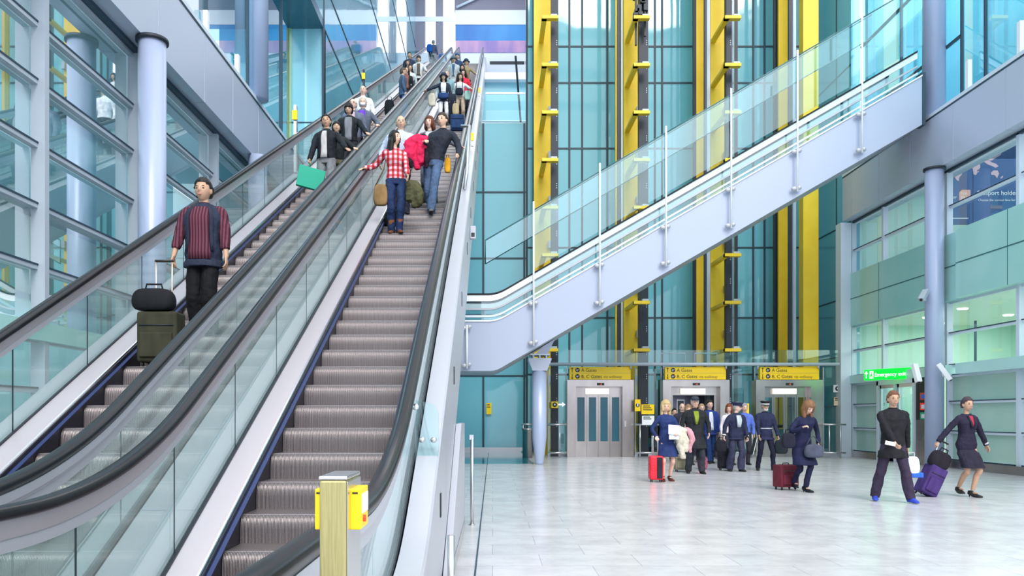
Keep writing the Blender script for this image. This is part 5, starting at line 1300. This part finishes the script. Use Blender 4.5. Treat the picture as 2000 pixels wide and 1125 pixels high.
for y in (-.05, .05): MB().tube([(-.07, y, .38), (-.05, 0, .50), (.05, 0, .50), (.07, y, .38)], .004, 5).build('handle', gm, t)
p = on_esc(CL, px=675, H=1.58, head=228); p.x = -2.98
person('boy with a fringe in a black hooded jacket leaning over the handrail', p, H=1.58, skin='mid', hair='bangs', hair_col=DK, look=(8, 14, 0), yaw=R(6), lh=rail_pt(LR-.02, p.y-.28), lcurl=-.6, rh=p+Vector((-.05, -.25, .93)), top=('hooded_jacket', (.015, .02, .022)), hem=.88, bottom=('khaki_trousers', (.24, .20, .13)), collar=(.05, .07, .08), det=2)
p = on_esc(CL, px=688, H=1.72, head=195); p.x = -3.02
person('man with dark parted hair and grey scarf in a black jacket behind the boy', p, H=1.72, skin='mid', hair='bangs', hair_col=DK, look=(-6, -14, 0), lh=rail_pt(LR-.02, p.y-.35), lcurl=-.6, top=('black_jacket', (.012, .015, .02)), front=((.20, .21, .24), .4, .4), hem=.86, det=2)
p = on_esc(CL, px=700, H=1.72, head=185); p.x = -3.08
person('older man with glasses and grey blazer over a pink shirt', p, H=1.72, skin='fair', hair='ring', hair_col=(.25, .22, .20), look=(-4, 4, 0), glasses=True, top=('grey_blazer', (.12, .14, .20)), front=((.60, .44, .52), .3, .3), hem=.84, det=2)
p = on_esc(CL, px=722, H=1.70, head=184); p.x = -2.93
person('person in a white face mask and violet shirt under a grey blazer', p, H=1.70, skin='fair', hair='short', hair_col=(.62, .58, .52), look=(6, 4, 0), mask=True, lh=rail_pt(LR, p.y-.25), lcurl=-.5, top=('slate_blazer', (.10, .12, .17)), front=((.16, .05, .62), .35, .35), hem=.82, det=2)
p = on_esc(CL, px=712, H=1.76, head=162); p.x = -3.25
person('tall bald man in a white shirt at the back of the middle group', p, H=1.76, skin='fair', hair='bald', look=(0, 4, 0), top=('white_shirt', (.72, .73, .78)), hem=.9, det=2)
e, q = esc_person('man in a slate blue jacket and jeans turned away towards the rail', 787, 127.6, 1.72, 'L', hair='short', hair_col=(.10, .07, .05), yaw=R(105), top=('slate_jacket', (.07, .11, .19)), hem=.80, bottom=('jeans', (.06, .16, .40)), det=1)
bag('black backpack standing beside the man in the slate blue jacket', 'backpack', q+Vector((-.42, -.12, .12)), .34, .24, .52, (.008, .01, .015))
esc_person('woman with long dark hair in a rust dress and black jacket', 802, 126, 1.65, 'L', fem=True, hair='long', hair_col=(.03, .02, .02), look=(0, 8, 0), top=('black_jacket', (.012, .014, .02)), front=((.25, .10, .08), .5, .5), hem=.8, det=1)
esc_person('woman in pale grey looking over the dark-haired woman\'s shoulder', 809, 123, 1.62, 'L', fem=True, hair='long', hair_col=DK, top=('pale_coat', (.50, .54, .56)), det=1)
esc_person('man with dark hair at the back of the upper left group', 800, 99, 1.74, 'L', hair='short', hair_col=DK, look=(10, 4, 0), top=('navy_top', (.025, .04, .08)), det=1)
esc_person('short-haired woman in white and black below the man at the back', 796, 114, 1.62, 'L', fem=True, hair='bob', hair_col=(.05, .04, .04), top=('black_white_top', (.03, .035, .05)), front=((.7, .7, .72), .4, .4), det=1)
e, q = esc_person('man in a white and black tracksuit jacket holding the right handrail', 824, 105.6, 1.72, 'L', hair='short', hair_col=DK, hat=('beanie', (.05, .05, .05)), lh=rail_pt(LR, 31.2), lcurl=-.4, top=('white_jacket', (.62, .64, .66)), front=((.12, .10, .08), .35, .3), hem=.82, det=1)
e, q = esc_person('person in a grey jacket with a blue backpack near the top of the left escalator', 846, 76, 1.72, 'L', hair='short', hair_col=(.2, .22, .3), yaw=R(150), top=('slate_jacket', (.10, .12, .20)), bottom=('pale_trousers', (.35, .38, .40)), det=0)
bag('blue backpack on the person near the top of the left escalator', 'backpack', q+Vector((-.20, -.20, .95)), .34, .20, .46, (.01, .10, .40))
person('person in a blue top standing on the upper landing at the escalator head', (-3.25, 51.6, 23.515), H=1.5, hair='short', hair_col=(.2, .1, .08), skin='fair', top=('blue_top', (.10, .20, .50)), det=0)

# ================================================================ ground floor people
def gpos(px, py): Y = F*EYE/(py-CY); return Vector((PX(px, Y), Y, 0))
g = gpos(1300, 940)
person('woman with long blonde hair in a navy coat pulling a red suitcase', g, yaw=R(0), H=1.66, fem=True, skin='fair', hair='wavy', hair_col=(.55, .40, .20), rh=g+Vector((-.22, -.16, .93)), rcurl=1.1, lh=g+Vector((.16, -.30, 1.02)), lcurl=.8, look=(0, 0, 0),
    top=('navy_coat', (.018, .035, .13)), hem=.55, flare=.03, bottom=None, shoes=(.10, .03, .02), heel=True, lf=(.12, .08, 0), rf=(-.05, -.03, 0), det=1, front=None)
suitcase('ribbed red hard suitcase with a raised handle beside the blonde woman', g+Vector((-.24, -.18, 0)), .28, .24, .54, (.75, .03, .05), handle=.42, hw=.06, side_panel=(.02, .02, .03))
pp = MB(); pp.add([(-.12, 0, -.09), (.12, -.02, -.11), (.13, .02, .08), (-.11, .04, .10)], [(0, 1, 2, 3)]); pp.box(-.10, .10, .03, .04, -.2, -.02)
tag(pp.build('paper_sheets', M['white'], None, g+Vector((.10, -.36, 1.08))), 'sheaf of white papers in the blonde woman\'s left arm', 'papers')
bundle('cream coat hanging over the blonde woman\'s arm', 'cream_coat', g+Vector((.27, -.16, 1.02)), (.60, .56, .46), [([(-.1, 0, .0), (0, 0, .05), (.12, 0, .02)], [.05, .07, .05]), ([(-.02, 0, .02), (.0, 0, -.25), (.06, 0, -.55)], [.07, .09, .05]), ([(.06, .02, 0), (.12, .02, -.2), (.10, 0, -.40)], [.06, .07, .05])], 'coat')
bundle('dusty pink scarf hanging outside the cream coat on the blonde woman\'s arm', 'pink_scarf', g+Vector((.42, -.13, 1.02)), (.60, .30, .35), [([(-.06, 0, .06), (.04, 0, .02), (.10, 0, -.15), (.04, 0, -.3), (.08, 0, -.42)], [.04, .06, .06, .05, .03])], 'scarf')
g = gpos(1357, 925)
person('man in a long black coat, green jumper and flat cap with hands in pockets', g, H=1.80, skin='fair', hair='short', hair_col=(.4, .38, .36), hat=('cap', (.04, .05, .07)), beard=(.55, .33, .24), lh=g+Vector((.30, -.12, .95)), rh=g+Vector((-.28, -.10, .92)), fat=1.2,
    top=('black_coat', (.018, .02, .024)), front=((.22, .28, .03), .12, .30, 1.12), hem=.58, flare=.04, bottom=('charcoal_trousers', (.03, .033, .045)), wide=1.3, lf=(.14, -.10, 0), rf=(-.12, .10, 0), det=1)
g2 = gpos(1331, 921)
suitcase('squat olive-beige trolley case between the blonde woman and the black-coated man', g2+Vector((0, -.05, 0)), .36, .26, .42, (.30, .27, .18), kind='soft', handle=.36, hw=.012, metal=(.85, .85, .85))
bag('dark handbag resting on the olive-beige trolley case', 'hand_bag', g2+Vector((-.02, -.02, .43)), .26, .12, .2, (.03, .03, .035))
g = gpos(1386, 905)
person('man in a bright navy suit and open white shirt walking out of the middle lift', g, H=1.80, skin='fair', hair='short', hair_col=(.03, .02, .02), top=('blue_suit', (.02, .045, .20)), front=((.62, .66, .80), .35, .22), hem=.80, bottom=('blue_trousers', (.02, .05, .17)), lf=(.08, .12, 0), rf=(-.02, -.12, 0), det=1)
bag('pink and grey bag low behind the black-coated man', 'hand_bag', gpos(1378, 918)+Vector((0, 0.3, .0)), .26, .16, .34, (.55, .12, .22))
g = gpos(1317, 900); person('small dark-haired person at the back of the middle lift crowd', g, H=1.58, skin='mid', hair='short', hair_col=DK, top=('dark_top', (.02, .02, .03)), det=1)
g = gpos(1332, 904); person('man with glasses and dark jacket behind the black-coated man', g, H=1.72, skin='fair', hair='ring', hair_col=(.2, .18, .16), glasses=True, top=('dark_jacket', (.03, .03, .05)), det=1)
g = gpos(1344, 908); person('fair-haired woman just behind the black-coated man', g, H=1.66, fem=True, skin='fair', hair='bob', hair_col=(.30, .18, .10), top=('pink_top', (.45, .30, .32)), det=1)
g = gpos(1369, 903); person('blond man glimpsed between the black-coated man and the navy suit', g+Vector((.02, 0, 0)), H=1.70, skin='fair', hair='short', hair_col=(.45, .30, .16), top=('brown_top', (.2, .12, .08)), det=1)
g = gpos(1424, 908); person('woman with auburn hair and white blouse behind the saluting pilot', g, H=1.68, fem=True, skin='fair', hair='bob', hair_col=(.20, .06, .03), top=('white_blouse', (.66, .60, .66)), bottom=('dark_trousers', (.03, .03, .05)), look=(-20, 0, 0), det=1)
suitcase('dark grey trolley case standing near the middle lift door', gpos(1408, 897), .42, .28, .60, (.045, .04, .05), kind='soft')
g = gpos(1454, 908); person('person in a light blue shirt behind the pilot with the folder', g, H=1.70, skin='fair', hair='short', hair_col=(.3, .3, .35), top=('blue_shirt', (.10, .16, .55)), det=1)
g = gpos(1438, 921)
person('pilot in a navy uniform and peaked cap turning his head to the right', g, yaw=R(14), H=1.68, skin='fair', hair='short', hair_col=(.35, .33, .32), hat=('peaked', (.02, .025, .06), (.03, .03, .08)), look=(50, -4, 0), rh=g+Vector((-.34, -.14, .86)), lh=g+Vector((.26, -.05, .80)), rcurl=1.1, lcurl=1.1, fat=1.12, trim=(.75, .72, .60),
    top=('pilot_jacket', (.02, .025, .06)), front=((.45, .50, .55), .25, .35, 1.12), hem=.82, bottom=('pilot_trousers', (.035, .038, .075)), wide=1.5, lf=(.10, -.08, 0), rf=(-.10, .14, 0), det=1)
bag('black flight bag hanging from the right hand of the cap-wearing pilot', 'flight_bag', g+Vector((-.42, -.12, .48)), .30, .18, .30, (.012, .012, .02))
b = MB(); b.box(-.012, .012, -.12, .12, 0, .42); b.cur = 1; b.box(-.014, -.004, -.125, -.115, 0, .42)
o = b.build('document_folder', [M['dark'], M['white']], None, g+Vector((.34, -.12, .42))); o.rotation_euler.y = R(14); tag(o, 'slim dark folder with a white edge carried by the turning pilot', 'folder')
suitcase('slim black trolley case trailing behind the turning pilot', g+Vector((-.16, .42, 0)), .32, .22, .56, (.02, .02, .03), kind='soft')
g = gpos(1494, 919)
person('captain in a white-banded peaked cap and short navy jacket carrying a briefcase', g, yaw=R(0), H=1.72, skin='mid', hair='short', hair_col=(.2, .2, .2), hat=('peaked', (.015, .015, .02), (.85, .85, .86)), beard=(.50, .46, .46), look=(0, -6, 0), rh=g+Vector((-.22, -.22, .86)), lh=g+Vector((.30, -.10, .82)), lcurl=1.2,
    top=('captain_jacket', (.018, .022, .06)), hem=.78, belt=(.45, .47, .55), bottom=('captain_trousers', (.012, .012, .03)), lf=(.20, -.06, 0), rf=(-.16, .05, 0), det=1, wide=.95)
bag('black briefcase in the captain\'s left hand', 'briefcase', g+Vector((.36, -.12, .42)), .34, .14, .36, (.012, .018, .025))
g = gpos(1567, 960)
person('woman with curly brown hair looking down in a long dark navy coat', g, yaw=R(12), H=1.63, fem=True, skin='fair', hair='wavy', hair_col=(.20, .10, .05), look=(10, -28, 0), lean=(.04, -.06), rh=g+Vector((-.10, -.30, 1.16)), rcurl=1.2, lh=g+Vector((.28, -.02, .86)), fat=1.12,
    top=('long_coat', (.012, .015, .05)), hem=.52, flare=.05, bottom=('leggings', (.012, .014, .045)), shoes=(.012, .012, .02), heel=True, lf=(.0, -.14, 0), rf=(-.02, .22, .06), det=1)
bag('slate grey leather handbag in front of the curly-haired woman', 'hand_bag', g+Vector((.10, -.26, .62)), .34, .14, .24, (.07, .08, .12), strap=[(-.05, .02, .35), (.02, .05, .38)])
bag('black shoulder bag at the elbow of the curly-haired woman', 'shoulder_bag', g+Vector((-.30, -.14, .78)), .26, .14, .28, (.015, .015, .03))
suitcase('maroon trolley bag trailing behind the curly-haired woman', g+Vector((-.16, .38, 0)), .40, .26, .46, (.13, .02, .035), kind='soft', yaw=R(20))
g = gpos(1744, 980)
person('man in a black jacket, dark trousers and blue trainers striding with a phone', g, yaw=R(-4), H=1.74, skin='tan', hair='short', hair_col=(.16, .07, .04), rh=g+Vector((-.12, -.34, .90)), rcurl=.9, lh=g+Vector((.26, .06, .84)), lcurl=1.2, fat=1.05,
    top=('black_jacket', (.012, .012, .016)), hem=.70, flare=.02, bottom=('plum_trousers', (.035, .025, .05)), wide=1.25, shoes=(.03, .06, .45), lf=(.18, -.24, 0), rf=(-.22, .14, 0), det=2)
b = MB(); b.box(-.10, .06, -.006, .006, -.03, .03); o = bevel(b.build('phone', M['white'], None, g+Vector((-.22, -.40, .93))), .004); o.rotation_euler.y = R(12); tag(o, 'white phone in the right hand of the man with blue trainers', 'phone')
t = bag('white plastic carrier bag with a blue base beside the man with blue trainers', 'carrier_bag', g+Vector((.32, .05, .42)), .24, .16, .30, (.72, .76, .84)); bevel(MB().box(-.11, .16, -.07, .07, -.04, .04).build('blue_base', smat('carrier_blue', (.03, .12, .55)), t), .015)
g = gpos(1888, 970)
person('flight attendant in a dark skirt suit, red scarf and heels pulling a purple case', g, yaw=R(10), H=1.66, fem=True, skin='tan', hair='short', hair_col=(.06, .04, .05), look=(0, 0, 0), rh=g+Vector((-.50, .02, .88)), rcurl=1.2, lh=g+Vector((.40, .06, .80)),
    top=('uniform_jacket', (.018, .015, .035)), front=((.40, .03, .06), .02, .26, 1.2), hem=.84, bottom=None, skirt=(.52, (.02, .018, .035)), shoes=(.02, .015, .02), heel=True, lf=(.05, -.10, 0), rf=(-.04, .12, .05), det=2, trim=(.5, .5, .55))
t = suitcase('purple trolley case tilted back behind the flight attendant', g+Vector((-.72, .02, 0)), .30, .26, .55, (.055, .03, .14), kind='soft', handle=.46, hw=.07); t.rotation_euler = (0, R(26), R(5))
bag('black flight bag strapped above the tilted purple trolley case', 'flight_bag', g+Vector((-.52, 0, .48)), .36, .2, .30, (.015, .012, .02)).rotation_euler = (0, R(26), 0)
